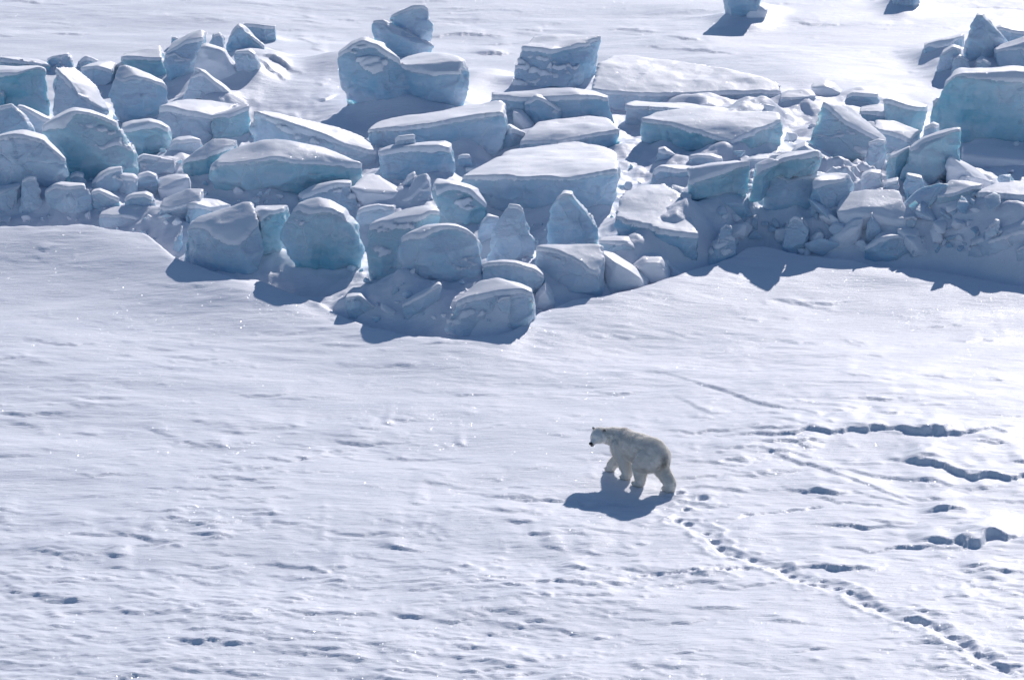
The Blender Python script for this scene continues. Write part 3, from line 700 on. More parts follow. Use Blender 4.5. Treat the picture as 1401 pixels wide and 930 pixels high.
# ---- left edge
K('ice_chunk', 'pale chip cut by the left border under the teal cube', 't', (0, 162),
  ([(-30, 125), (0, 123), (7, 128), (11, 146), (0, 160), (-30, 160)], [(-30, 121), (0, 121), (8, 126)], .5), r=.07)
K('ice_block', 'dark pointed block with a snowy right edge at the left border', 'i', (12, 230),
  ([(-30, 160), (0, 157), (16, 147), (22, 153), (32, 163), (42, 177), (30, 200), (10, 228), (-30, 230)], [(-30, 156), (0, 153), (16, 144.5), (24, 149), (39, 162), (49, 177, .5)], .6), r=.08, cap=.7)
K('ice_shard', 'slanting snowy wedge between the dark pointed block and the rounded dome', 'f', (52, 190),
  ([(23, 148), (32, 149), (50, 161), (71, 169), (60, 186), (46, 186), (38, 166)], [(24, 145.5), (32, 146.5), (50, 158), (71, 166.5)], .5), r=.06)
K('ice_boulder', 'massive shaded boulder with a snow lipped brow near the left border', 'i', (42, 272),
  ([(-30, 205), (0, 198), (14, 188), (32, 185), (44, 190), (58, 194), (68, 202), (76, 212), (92, 221), (96, 233), (95, 245), (84, 256), (60, 268), (0, 272), (-30, 272)],
   [(-30, 194), (0, 190), (13, 183), (32, 179.5), (46, 184), (61, 186.5), (73, 198)], .8), r=.15, cap=.8)
K('ice_boulder', 'rounded dome with sweeping snow crest and deep teal foot at the left', 't', (126, 254),
  ([(56, 181), (73, 170), (94, 157), (103, 154), (122, 158), (140, 167), (155, 179), (165, 196), (172, 211), (182, 218), (166, 234), (140, 248), (124, 254), (97, 242), (76, 214)],
   [(57, 177.5, .4), (75, 165.5), (94, 152.5), (103, 148.5), (123, 151.5), (146, 160.5), (162, 170), (177, 187), (188, 208)], .9), r=.16)
K('ice_shard', 'upright rounded pillar in the shade near the left front foot of the ridge', 'i', (42, 322),
  ([(29, 250), (40, 246), (50, 248), (54, 257), (62, 264), (62, 318), (42, 322), (20, 318), (24, 283)], [(31, 246), (40, 242.5), (51, 245)], .6), r=.11, cap=.6)
K('ice_block', 'shaded block cut by the left border beside the upright rounded pillar', 'i', (0, 324),
  ([(-30, 266), (0, 262), (20, 258), (30, 254), (28, 292), (24, 320), (-30, 322)], [(-30, 260), (0, 256), (20, 252), (30, 250)], .8), r=.13, cap=.5)
K('ice_boulder', 'wide shaded mass right of the upright rounded pillar', 'i', (92, 320),
  ([(58, 266), (70, 259), (78, 254), (97, 258), (115, 256), (124, 266), (127, 304), (110, 318), (60, 318)], [(66, 257), (78, 250), (97, 254), (116, 252)], .8), r=.14, cap=.5)
K('ice_chunk', 'shaded rounded chunk at the right elbow of the massive boulder', 'i', (108, 266),
  ([(95, 245), (104, 240), (113, 242), (121, 252), (110, 262), (97, 262)], [(97, 240), (105, 237), (114, 239)], .5), r=.1)
K('ice_chunk', 'shaded ramp of ice under the teal foot of the rounded dome', 'i', (146, 270),
  ([(122, 255), (135, 245), (150, 236), (166, 234), (170, 243), (155, 256), (140, 266), (125, 266)], [(134, 240), (150, 231.5), (167, 230)], .6), r=.1)
K('ice_shard', 'little sunlit stub of ice standing on the snow bank at the left', 'f', (112, 311),
  ([(107, 291), (110, 285), (115, 284), (119, 288), (117, 296), (112, 311), (108, 311)], [(112, 283), (118, 284)], .2), r=.04)

# ---- on the upper slope
K('ice_block', 'two lobed heart shaped block perched behind the saddle topped block at the top', 'i', (553, 88),
  ([(505, 39), (507, 34), (514, 30), (526, 30), (540, 40), (556, 48), (585, 60), (598, 64), (580, 74), (551, 86), (537, 86), (520, 66), (508, 56)], [(508, 31), (514, 28.5), (526, 27.5), (541, 38)], .4),
  ([(526, 28, .5), (547, 19, .5), (566, 12, .5), (579, 12, .5), (587, 19, .5), (592, 32, .5), (591, 50, .5), (586, 66, .3), (565, 66, .3), (540, 50, .3)], [(547, 16), (566, 9), (579, 9), (588, 16)], .9), r=.1, cap=.7)
K('ice_block', 'large saddle topped block with snow in its dip on the upper slope', 'i', (570, 152),
  ([(460, 87), (464, 78), (481, 66), (498, 62), (512, 66), (524, 74), (522, 92), (535, 99), (560, 101), (562, 146), (550, 148), (527, 144), (503, 126), (470, 102)],
   [(463, 75), (482, 59.5), (498, 53.5), (512, 59), (527, 62), (530, 70)], .8),
  ([(533, 97), (561, 98.5), (589, 95), (619, 87), (632, 88), (640, 98), (643, 113), (622, 137), (611, 149), (598, 152), (576, 149), (550, 147), (535, 128)],
   [(545, 84, 1.4), (580, 72, 2.3), (610, 76, 1.9), (632, 84, .7), (641, 96, .4)], 1), r=.12)
K('ice_block', 'tall cube with a flat white top and a straight right corner on the upper slope', 'i', (755, 131),
  ([(711, 76), (716, 75), (750, 79), (771, 82), (776, 126), (760, 131), (698, 131), (703, 114), (707, 96), (821, 56, 1.7), (821, 79, 1.7), (818, 95, 1.7), (806, 126, 1.5)],
   [(714, 66, .8), (728, 54, 2.2), (780, 50, 2.6), (821, 51.5, 1.9)], 1), r=.06)
K('ice_block', 'dark block cut by the top border right of the middle', 'i', (1019, 33),
  ([(989, -20), (995, 6), (1003, 20), (1020, 28), (1036, 24), (1043, 12), (1046, -20)], [(992, -24), (1045, -24)], .9), r=.12)
K('snow_drift', 'small snow knob beside the dark block at the top border', 's', (1038, 30),
  ([(1020, 22), (1028, 12), (1040, 8), (1048, 14), (1044, 26), (1030, 31)], [(1028, 9), (1040, 5), (1049, 11)], .5), r=.1, dy=-.3)
K('ice_block', 'dark ice chunk only just showing at the top border near the right corner', 'i', (1240, 14),
  ([(1220, -14), (1226, 3), (1234, 10), (1242, 12), (1252, 5), (1262, -14)], [(1222, -18), (1260, -18)], .8), r=.1)

VOX = 0.052
CAPS = 0


def build_block(spec, idx):
    global CAPS
    name, label, mk, base, hulls, kw = spec
    ref = kw.get('ref', base)
    P0 = hit(*ref)
    Y0 = P0[1]
    rb = random.Random(idx * 7 + 3)
    sf = Y0 - float(front_y(P0[0]))
    lip = float(np.interp(P0[0], LIP_X, LIP_A))
    need = 0.9 if base[0] > 350 else (2.3 if base[0] < 150 else 1.7)
    if 290 < base[0] < 345 and base[1] > 360: need = 1.2
    if sf < need and lip > 0.25: Y0 += need - sf      # stands behind the drift's crest, in the wind scoop
    if base[0] > 960 and base[1] > 280: Y0 -= 0.35
    Y0 += kw.get('dy', 0.0)
    bm = bmesh.new()
    allp = []
    for f, t, d in hulls:
        pts = []
        fx = [p[0] for p in f]; fy = [p[1] for p in f]
        cx, cy = sum(fx) / len(fx), sum(fy) / len(fy)
        w = (max(fx) - min(fx)) / FPX * Y0; h = (max(fy) - min(fy)) / FPX * Y0
        bulge = (0.02 if name == 'ice_slab' else 0.10) * math.sqrt(w * h) * rb.uniform(.6, 1.5)
        ln_ = rb.uniform(.02, .28); ox, oy = rb.uniform(-.12, .12), rb.uniform(-.06, .16)
        ymax = max(fy); ymin = min(fy)
        f3 = []
        for p in f:
            dy = p[2] if len(p) > 2 else 0.0
            # faces lean back a little towards their top
            lean = ln_ * h * (ymax - p[1]) / max(1.0, ymax - ymin)
            q = at_Y(p[0], p[1], Y0 + dy + lean)
            f3.append(q); pts.append(q)
            if p[1] > ymin + 0.62 * (ymax - ymin):
                pts.append(q + np.array([0, 0.18 + 0.1 * d, -0.35]))
        for p in f:
            if len(p) > 2: continue
            k = 0.62
            px, py = cx + (p[0] - cx) * k + ox * (max(fx) - min(fx)), cy + (p[1] - cy) * k + oy * (ymax - ymin)
            pts.append(at_Y(px, py, Y0 - bulge))
        zb = min(q[2] for q in f3) - 0.2
        for p in t:
            dd = p[2] if len(p) > 2 else d
            q = at_Y(p[0], p[1], Y0 + dd)
            pts.append(q)
            pts.append(np.array([cx_to(q[0], P0[0]), q[1] + 0.12, min(zb, q[2] - 0.2)]))
            if len(p) < 3:
                pts.append(q + np.array([0, 0.25 + 0.2 * d, -0.35 * min(1.0, h)]))
        vs = [bm.verts.new(p - np.array([P0[0], Y0, P0[2]])) for p in pts]
        res = bmesh.ops.convex_hull(bm, input=vs)
        junk = [g for g in res['geom_interior'] if isinstance(g, bmesh.types.BMVert)] + \
               [g for g in res['geom_unused'] if isinstance(g, bmesh.types.BMVert)]
        if junk: bmesh.ops.delete(bm, geom=list(set(junk)), context='VERTS')
        hv = [v for v in res['geom'] if isinstance(v, bmesh.types.BMVert) and v.is_valid]
        if mk != 's':       # broken-off corners on the near side
            for q in range(rb.choice((2, 2, 3, 4))):
                nrm = Vector((rb.uniform(-.8, .8), -1, rb.uniform(-.5, -.1) if name == 'ice_slab' else rb.uniform(-.5, .75))).normalized()
                hv = [v for v in bm.verts if v.is_valid] if len(hulls) == 1 else [v for v in hv if v.is_valid]
                if not hv: break
                pr = [v.co.dot(nrm) for v in hv]
                dist = max(pr) - rb.uniform(.05, .17) * (max(pr) - min(pr))
                fs = list({f for v in hv for f in v.link_faces}); es = list({e for v in hv for e in v.link_edges})
                rr = bmesh.ops.bisect_plane(bm, geom=hv + es + fs, plane_co=nrm * dist, plane_no=nrm, clear_outer=True)
                ce = [g for g in rr['geom_cut'] if isinstance(g, bmesh.types.BMEdge)]
                hv = [g for g in rr['geom'] if isinstance(g, bmesh.types.BMVert) and g.is_valid]
                if ce:
                    bmesh.ops.holes_fill(bm, edges=ce, sides=0)
    for v in [v for v in bm.verts if not v.link_faces]: bm.verts.remove(v)
    bmesh.ops.recalc_face_normals(bm, faces=bm.faces)
    me = bpy.data.meshes.new(name)
    bm.to_mesh(me); bm.free()
    tmp = bpy.data.objects.new("tmp", me)
    COL.objects.link(tmp)
    co = np.array([v.co[:] for v in me.vertices])
    size = float(np.linalg.norm(co.max(0) - co.min(0)))
    vox = min(0.06, max(0.022, size * 0.017))
    md = tmp.modifiers.new("r", 'REMESH'); md.mode = 'VOXEL'; md.voxel_size = vox
    r = kw.get('r', 0.1)
    its = max(2, int((r * (0.5 if name in ('ice_slab', 'ice_block', 'ice_shard') else 0.68) / (0.72 * vox)) ** 2))
    sm = tmp.modifiers.new("s", 'SMOOTH'); sm.factor = 0.5; sm.iterations = min(its, 60)
    dg = bpy.context.evaluated_depsgraph_get()
    dg.update()
    ev = tmp.evaluated_get(dg)
    me2 = bpy.data.meshes.new_from_object(ev)
    bpy.data.objects.remove(tmp)
    bpy.data.meshes.remove(me)
    n = len(me2.vertices)
    co = np.empty(n * 3); me2.vertices.foreach_get("co", co); co = co.reshape(-1, 3)
    no = np.empty(n * 3); me2.vertices.foreach_get("normal", no); no = no.reshape(-1, 3)
    seed = 100 + idx * 13
    s = min(1.0, size / 3.0)
    snow = mk == 's'
    side_ = sstep(.75, .35, no[:, 2]) * 0.9 + 0.1
    disp = 0.095 * s * fbm3(co, 0.9, seed, 2) + 0.028 * s * fbm3(co, 2.6, seed + 5, 3)
    rid = 1 - np.abs(fbm3(co * np.array([1, 1, 1.6]), 1.3, seed + 9, 3))
    disp = disp + (0 if snow else 0.02 * s) * np.sin(co[:, 2] * 9 + 2.5 * fbm3(co, .8, seed + 31, 2) + co[:, 0] * rb.uniform(-2, 2)) * sstep(-.1, .4, fbm3(co, .7, seed + 33, 1))
    disp = disp + (0.0 if snow else 0.075 * s) * (rid - 0.7)
    if not snow:      # shallow scoops where flakes have come off
        sc = fbm3(co, 1.7, seed + 21, 2)
        disp = disp - 0.05 * s * sstep(0.25, 0.34, sc) - 0.035 * s * sstep(-0.2, -0.27, sc) * 0
    if snow:
        st = co @ np.array([[0.6, 0, 0], [0.25, 1.6, 0], [0, 0, 2.0]])
        disp = disp + 0.035 * fbm3(st, 2.2, seed + 3, 3)
    if not snow:      # fracture facets: each cell of the broken face is knocked back by its own amount
        pts_ = rb_pts(seed, co, 26)
        wp = co + 0.12 * np.stack([fbm3(co, 2.0, seed + 71, 2), fbm3(co, 2.0, seed + 72, 2), fbm3(co, 2.0, seed + 73, 2)], 1)
        d2 = ((wp[:, None, :] - pts_[None]) ** 2).sum(2)
        cell = d2.argmin(1)
        off = np.random.default_rng(seed).uniform(-1, 1, len(pts_))
        slope = (wp - pts_[cell]) @ np.array([.5, 0, .5])
        disp = disp - 0.055 * s * (0.5 + 0.5 * off[cell]) + 0.10 * s * slope * off[::-1][cell]
    disp = disp * side_
    co = co + no * disp[:, None]
    me2.vertices.foreach_set("co", co.reshape(-1))
    me2.update()
    me2.name = name
    me2.materials.clear(); me2.materials.append(MATS[mk])
    me2.polygons.foreach_set("use_smooth", [True] * len(me2.polygons))
    o = add_obj(name, me2, loc=(P0[0], Y0, P0[2]))
    tag(o, label, 'snow drift' if name == 'snow_drift' else {'ice_block': 'ice block', 'ice_slab': 'ice slab', 'ice_boulder': 'ice boulder', 'ice_chunk': 'ice chunk', 'ice_shard': 'ice shard'}[name],
        'wind packed snow drifts among the broken ice' if name == 'snow_drift' else 'broken sea ice of the pressure ridge')
    if snow: return o
    # ---- snow lying on the block: a real layer over its upward faces
    me2.vertices.foreach_get("normal", no_ := np.empty(n * 3)); no = no_.reshape(-1, 3)
    cap = kw.get('cap', 1.0)
    nz = no[:, 2] + 0.17 * fbm3(co, 1.0, seed + 40, 2) + 0.03 * fbm3(co, 5.0, seed + 44, 2) + 0.16 * no[:, 1]
    lo = 0.52 - 0.3 * (cap - 1.0)
    t = sstep(lo, lo + 0.24, nz)
    nf = len(me2.polygons)
    tri = [tuple(p.vertices) for p in me2.polygons]
    keep = [f for f in tri if max(t[v] for v in f) > 0.001]
    if len(keep) > 30:
        used = sorted({v for f in keep for v in f})
        mp = {v: i for i, v in enumerate(used)}
        u = np.array(used)
        th = min(0.11, 0.05 + 0.025 * s) * (0.7 + 0.6 * cap)
        lay = t[u] ** 0.7 * th * (1 + 0.6 * fbm3(co[u], 0.8, seed + 60, 2)) - 0.012
        c2 = co[u] + no[u] * (0.45 * lay)[:, None] + np.array([0, 0, 1.0]) * (0.6 * lay)[:, None]
        st = c2 @ np.array([[0.5, 0, 0], [0.2, 1.5, 0], [0, 0, 1.5]])
        c2[:, 2] += 0.007 * t[u] * fbm3(st, 1.8, seed + 63, 3)
        fs = [tuple(mp[v] for v in f) for f in keep]
        par = list(range(len(used)))

        def find(a):
            while par[a] != a:
                par[a] = par[par[a]]; a = par[a]
            return a
        for f in fs:
            r0 = find(f[0])
            for v in f[1:]: par[find(v)] = r0
        groups = {}
        for f in fs: groups.setdefault(find(f[0]), []).append(f)
        big = max(len(g_) for g_ in groups.values())
        for g_ in groups.values():          # each separate patch of snow is a part of its own
            if len(g_) < max(60, 0.04 * big): continue
            us = sorted({v for f in g_ for v in f}); m2 = {v: i for i, v in enumerate(us)}
            cm = mesh_from('snow_cap', c2[us], [tuple(m2[v] for v in f) for f in g_], M_SNOW)
            add_obj('snow_cap', cm, parent=o)
            CAPS += 1
    return o


def rb_pts(seed, co, n):
    g_ = np.random.default_rng(seed + 999)
    return co[g_.integers(0, len(co), n)]


def cx_to(x, xc):
    return xc + (x - xc) * 0.92


for i, spec in enumerate(BLOCKS):
    build_block(spec, i)

# ------------------------------------------------------------------ ground: one sheet to the horizon
def graded(a, b, step, ext, far):
    core = list(np.arange(a, b + 1e-6, step))
    out, s, x = [], step, b
    while x < far:
        s *= ext; x += s; out.append(x)
    lo, s, x = [], step, a
    while x > -far:
        s *= ext; x -= s; lo.append(x)
    return np.array(lo[::-1] + core + out)


GX = graded(-23.0, 23.0, 0.052, 1.35, 6000)
ys = [71.0]
while ys[-1] < 160: ys.append(ys[-1] + 0.05 * (ys[-1] / 75.0) ** 1.4)
lo, s, y = [], .06, 71.0
while y > -600: s *= 1.35; y -= s; lo.append(y)
hi, s, y = [], .12, ys[-1]
while y < 8000: s *= 1.35; y += s; hi.append(y)
GY = np.array(lo[::-1] + ys + hi)
XX, YY = np.meshgrid(GX, GY)
Z = terrain_smooth(XX, YY)
near = (np.abs(XX) < 26) & (YY > 68) & (YY < 165)

# wind ripples, long in the wind's direction
wr = math.radians(10)
U = XX * math.cos(wr) - YY * math.sin(wr)
V = XX * math.sin(wr) + YY * math.cos(wr)
ws = math.radians(-33)
U2 = XX * math.cos(ws) - YY * math.sin(ws)
V2 = XX * math.sin(ws) + YY * math.cos(ws)
sfront = YY - front_y(XX)
inridge = sstep(-0.5, 1.0, sfront) * (1 - sstep(16, 24, sfront))
Z += 0.06 * fbm2(U * 0.16, V * 0.42, 31, 2)
Z += 0.03 * fbm2(U2 * 0.2, V2 * 0.7, 35, 2)
ero = sstep(-0.25, 0.5, fbm2(U * 0.10, V * 0.16, 44, 2))
Z += (0.005 + 0.009 * ero) * fbm2(U * 0.8, V * 2.6, 41, 3) * near
Z += 0.005 * ero * fbm2(U * 2.2, V * 6.0, 47, 2) * near
# lumpy snow between the blocks
Z += inridge * (0.20 * fbm2(XX * 0.55, YY * 0.42, 51, 4) + 0.05 * fbm2(XX * 2.0, YY * 1.6, 58, 3))


def gp0(px):
    return at_z(px, 320, .3)[0]


# crumpled rubble snow on the right
cr = np.zeros_like(Z)
for px, py, rx, ry in ((1100, 300, 2.2, 3.0), (1200, 300, 3.0, 3.0), (1290, 300, 2.0, 2.4), (1180, 250, 2.0, 2.5)):
    mx_, my_ = at_z(px, py, .4)[:2]
    cr = np.maximum(cr, np.exp(-((XX - mx_) / rx) ** 2 - ((YY - my_) / ry) ** 2))
rd = 1 - np.abs(fbm2(XX * 0.8, YY * 0.6, 77, 3))
Z += cr * inridge * (1.15 * (rd - 0.70) + 0.30 * fbm2(XX * 0.9, YY * 0.9, 78, 2) + 0.12 * fbm2(XX * 2.4, YY * 2.0, 79, 3))
# snow banked up round the feet of the blocks
foot = np.zeros_like(Z)
for o in list(COL.objects):
    if o.type != 'MESH' or not o.get("category") or o.name.startswith('snow_drift'): continue
    m_ = o.data; n_ = len(m_.vertices)
    c_ = np.empty(n_ * 3); m_.vertices.foreach_get("co", c_); c_ = c_.reshape(-1, 3)
    c_ = c_[c_[:, 2] < 0.35] + np.array(o.location)
    ii = np.searchsorted(GX, c_[:, 0]); jj = np.searchsorted(GY, c_[:, 1])
    ok = (ii > 0) & (ii < len(GX)) & (jj > 0) & (jj < len(GY))
    foot[jj[ok], ii[ok]] = 1.0


for px, py, rx, ry, h in ((475, 112, 1.2, 1.6, .5), (650, 122, 1.2, 1.6, .45), (690, 116, .9, 1.4, .3), (835, 112, 1.2, 1.4, .35), (1040, 26, .8, 1.2, .3)):
    mx_, my_ = at_z(px, py, .4)[:2]
    Z += h * np.exp(-((XX - mx_) / rx) ** 2 - ((YY - my_) / ry) ** 2)


def blur(a, k, axis):
    c = np.cumsum(np.pad(a, [(k + 1, k) if ax == axis else (0, 0) for ax in (0, 1)], mode='edge'), axis=axis)
    n = a.shape[axis]
    hi = np.take(c, np.arange(2 * k + 1, 2 * k + 1 + n), axis=axis); lo_ = np.take(c, np.arange(0, n), axis=axis)
    return (hi - lo_) / (2 * k + 1)


fo = foot
for k in (3, 3): fo = blur(blur(fo, k, 0), k, 1)
fo = np.clip(fo * 3.0, 0, 1)
for k in (9, 8): fo = blur(blur(fo, k, 0), k, 1)
left_ = sstep(gp0(200), gp0(90), XX)
Z += (0.92 - 0.84 * np.clip(cr * 1.5, 0, 1)) * (1 - 0.85 * left_) * fo * (0.55 + 0.45 * fbm2(XX * 0.5, YY * 0.5, 66, 2)) * sstep(0.2, 1.2, sfront)


def window(x0, x1, y0, y1):
    i0, i1 = np.searchsorted(GX, (x0, x1)); j0, j1 = np.searchsorted(GY, (y0, y1))
    return slice(max(j0, 0), j1), slice(max(i0, 0), i1)


def ledge(pts, amp, length=1.6, drop=0.09, scoop=0.35, rough=0.12, seed=0):
    """a sastrugi step: a low back slope that breaks off towards the camera. pts are ground points"""
    P = np.array(pts)
    if P[0, 0] > P[-1, 0]: P = P[::-1]
    x0, x1 = P[0, 0], P[-1, 0]
    if x1 - x0 < 0.12: return
    sl = window(x0 - 0.1, x1 + 0.1, P[:, 1].min() - 1.2, P[:, 1].max() + length * 5)
    X, Y = XX[sl], YY[sl]
    if X.size == 0: return
    e = np.interp(X, P[:, 0], P[:, 1])
    e0 = e.copy()
    e = e + rough * min(1.0, (x1 - x0)) * fbm2(X * 2.2 / max(0.35, min(1, x1 - x0)), X * 0 + seed * 1.7, 70 + seed, 5)
    u = np.clip((X - x0) / (x1 - x0), 0, 1)
    a = amp * np.clip(np.sin(np.pi * u), 0, 1) ** 1.3 * np.clip(0.75 + 0.5 * vnoise2(X * 1.1, Y * 0.8 + seed, 90 + seed) + 0.25 * vnoise2(X * 3.3, Y * 3 + seed, 91 + seed), 0.1, 2)
    s = Y - e
    tail = np.exp(-np.clip(Y - e0 - 0.1, 0, None) / (length * (0.6 + 0.8 * np.clip(np.sin(np.pi * u), 0, 1))))
    up = tail * sstep(-drop, drop * 0.4, s)
    dip = np.where(s < 0, -scoop * np.exp(-np.clip(-s - drop, 0, None) / (0.22 + 0.15 * length)) * sstep(0, -drop * 1.5, s), 0)
    Z[sl] += a * (up + dip)


def gp(px, py):
    return at_z(px, py, 0.08)[:2]


LEDGES = [
    ([(930, 599), (1000, 603), (1060, 602), (1120, 599), (1180, 600), (1240, 605), (1290, 606), (1330, 599), (1440, 604)], .26, 1.5),
    ([(1200, 602), (1250, 606), (1290, 606), (1320, 601)], .16, .8),
    ([(1200, 632), (1290, 649), (1330, 664), (1370, 661), (1440, 651)], .38, 1.3), ([(1070, 636), (1150, 650), (1210, 660), (1260, 664), (1320, 671), (1370, 673)], .17, 1.0),
    ([(980, 669), (1060, 674), (1120, 676), (1190, 685), (1270, 697)], .14, 1.0), ([(1090, 681), (1180, 694), (1250, 700)], .08, .8),
    ([(1100, 714), (1180, 722), (1250, 722)], .09, .8), ([(1110, 742), (1190, 753), (1250, 752), (1310, 754), (1390, 758)], .17, .8),
    ([(1050, 773), (1110, 777), (1160, 784), (1225, 779)], .26, 1.0),
    ([(880, 505), (960, 530), (1050, 562), (1130, 582), (1190, 596)], .07, 1.2), ([(915, 538), (950, 560), (1000, 588)], .05, .8), ([(1000, 610), (1080, 634), (1180, 668), (1270, 700)], .07, 1.0),
    ([(1010, 575), (1080, 590), (1160, 612)], .05, .9),
    ([(-30, 495), (10, 496), (46, 495)], .10, 1.2), ([(-10, 560), (20, 562), (42, 560)], .05, .8), ([(37, 553), (66, 555), (95, 552)], .03, .6),
    ([(95, 588), (120, 591), (142, 589)], .05, .6), ([(195, 583), (225, 590), (250, 594)], .06, .7), ([(269, 602), (292, 607), (318, 613)], .05, .6),
    ([(388, 579), (402, 582), (418, 581)], .05, .5), ([(125, 726), (174, 730), (211, 736), (250, 734)], .12, 1.8),
    ([(10, 752), (40, 754), (68, 755), (100, 760), (131, 757)], .13, 1.8), ([(140, 752), (160, 757), (184, 755)], .08, 1),
    ([(209, 747), (235, 746), (260, 741)], .07, .8), ([(253, 732), (290, 729), (332, 730)], .06, .9), ([(346, 717), (370, 722)], .05, .5),
    ([(362, 734), (400, 735)], .05, .5), ([(430, 734), (450, 736)], .06, .5), ([(336, 761), (390, 768), (437, 772), (502, 770)], .11, 1.6),
    ([(684, 797), (735, 796), (787, 799), (854, 806)], .14, 1.8), ([(516, 742), (557, 748)], .05, .7), ([(448, 770), (480, 771)], .05, .8),
    ([(604, 783), (634, 782)], .06, .6), ([(722, 730), (742, 735)], .05, .5), ([(738, 747), (776, 752)], .06, .6), ([(760, 776), (815, 777)], .05, .8),
    ([(846, 747), (871, 752)], .06, .6), ([(522, 577), (540, 580)], .06, .4), ([(619, 602), (639, 606)], .06, .4),
    
    
    ([(1240, 604), (1279, 605), (1316, 600)], .14, .7),  ([(1320, 612), (1420, 618)], .10, 1.5), ([(1000, 622), (1080, 628), (1150, 640)], .05, 1.6),
     ([(960, 672), (1010, 671), (1040, 674)], .06, 1),
    ([(60, 728), (130, 731), (200, 729)], .04, 1.2), ([(-10, 748), (60, 756), (140, 752), (230, 741), (300, 733), (400, 736)], .05, 1.5), ([(560, 800), (640, 797), (700, 799)], .05, 1.4), ([(860, 800), (930, 796), (1020, 790)], .05, 1.2), ([(500, 768), (600, 776)], .04, 1),
    
    
    ([(1240, 738), (1280, 741), (1310, 746), (1340, 745), (1365, 738), (1410, 730)], .46, 0.8), ([(1255, 706), (1290, 702), (1330, 704)], .2, .5), 
    
    
    ([(960, 640), (1010, 634), (1060, 638)], .06, 1.0), ([(1380, 640), (1420, 648)], .16, .9), ([(1250, 636), (1290, 640)], .10, .7),
    ([(1230, 560), (1275, 557)], .05, .8), ([(1130, 555), (1180, 558), (1250, 556)], .07, 1.0), ([(1190, 578), (1260, 577)], .07, 1.1),
    ([(830, 75), (923, 86), (992, 98), (1060, 114)], .10, 2.0), ([(900, 67), (950, 75), (965, 80)], .12, 1.4), ([(575, 57), (640, 55), (720, 60)], .13, 1.8),
    ([(640, 80), (680, 82), (712, 84)], .16, 2.2), ([(820, 52), (900, 55)], .08, 1.2), ([(0, 6), (30, 8), (60, 12)], .10, 1.6), ([(40, 10), (60, 13)], .08, 1),
    ([(355, 105), (400, 113)], .14, 1.0), ([(345, 118), (375, 126), (400, 138), (420, 142)], .30, 1.2), ([(340, 134), (370, 146), (400, 150)], .22, 1.0),
    ([(390, 60), (415, 64), (440, 82)], .14, 1.0), ([(425, 82), (450, 90)], .10, .8), ([(470, 144), (495, 146), (520, 150)], .14, 1.0),
    ([(425, 166), (445, 170), (465, 162)], .14, .8), ([(430, 155), (452, 154)], .08, .8), ([(1190, 20), (1225, 12)], .2, 1.5), ([(1300, 25), (1420, 30)], .12, 1.6),
    ([(1380, 212), (1430, 222)], .15, 1), ([(1330, 232), (1401, 234)], .16, .8), ([(340, 425), (375, 430)], .05, .7), ([(100, 385), (140, 388)], .04, .6),
    ([(215, 378), (260, 384)], .04, .7), ([(1060, 470), (1120, 474)], .04, .8),
]
for k, (pp, a, L) in enumerate(LEDGES):
    ledge([gp(*p) for p in pp], a * (0.6 if a < .12 else 0.5), L, drop=0.035 + 0.2 * a, scoop=.3 if a < .1 else .12, rough=.12 + .45 * a, seed=k)

# hairline crust edges, long and low
rnd = random.Random(77)
for k in range(150):
    px, py = rnd.uniform(-40, 1440), rnd.choice((rnd.uniform(430, 700), rnd.uniform(680, 930), rnd.uniform(0, 60)))
    L = rnd.uniform(25, 110)
    sk = rnd.gauss(.04, .05)
    pp = [(px + L * q, py + L * q * sk + rnd.uniform(-1.2, 1.2)) for q in (0, .25, .5, .75, 1)]
    if any(front_y(gp(*p)[0]) - 0.5 < gp(*p)[1] < front_y(gp(*p)[0]) + 17 for p in pp): continue
    ledge([gp(*p) for p in pp], rnd.uniform(.012, .04), rnd.uniform(.4, 1.1), drop=0.03, scoop=.1, rough=.12, seed=k)

# many small wind-cut steps, denser where the photograph shows the crust most broken
rnd = random.Random(5)
cnt = 0
while cnt < 5200:
    px, py = rnd.uniform(-40, 1441), 930 * rnd.random() ** 0.8 + rnd.uniform(0, 60)
    X0, Y0 = gp(px, py)
    inr = front_y(X0) - 0.3 < Y0 < front_y(X0) + 17
    if inr: continue
    w = 0.10
    if py > 770: w = 1.3
    elif py > 690: w = 0.55
    elif py > 560: w = 0.28 + (0.3 if px > 950 else 0)
    elif py < 60 and 560 < px < 1000: w = 0.9
    elif py < 60: w = 0.3
    w *= 0.12 + 2.2 * max(0, -.25 + 0.5 + 0.5 * float(fbm2(np.array([X0 * 0.3]), np.array([Y0 * 0.25]), 8, 2)[0]))
    if rnd.random() > w: continue
    L = rnd.choice((.08, .10, .12, .16, .2, .25, .35, .5, .8)) * (1.0 if py > 690 else 1.25) * rnd.uniform(.8, 1.3)
    sk = rnd.gauss(-0.12, 0.16)
    n = 4
    pts = [(X0 + L * (i / (n - 1) - .5) * 2, Y0 + sk * L * (i / (n - 1) - .5) * 2 - 0.25 * L * (1 - (2 * i / (n - 1) - 1) ** 2)) for i in range(n)]
    ledge(pts, (0.008 + 0.017 * L) * rnd.uniform(.3, 1.5), 0.07 + 0.38 * L, drop=0.03, scoop=.25, rough=0.14, seed=cnt % 97)
    cnt += 1


def dent(px, py, rx, ry, depth, rot=0.0, rim=0.12):
    x, y = gp(px, py)
    sl = window(x - 3 * rx, x + 3 * rx, y - 3 * ry, y + 3 * ry)
    X, Y = XX[sl] - x, YY[sl] - y
    c, s = math.cos(rot), math.sin(rot)
    q = np.sqrt(((X * c + Y * s) / rx) ** 2 + ((Y * c - X * s) / ry) ** 2) + 0.32 * fbm2((X + x) * 6, (Y + y) * 5, 83, 2)
    Z[sl] += -depth * (1 - sstep(0.45, 1.0, q)) + depth * rim * np.exp(-((q - 1.25) / 0.3) ** 2)


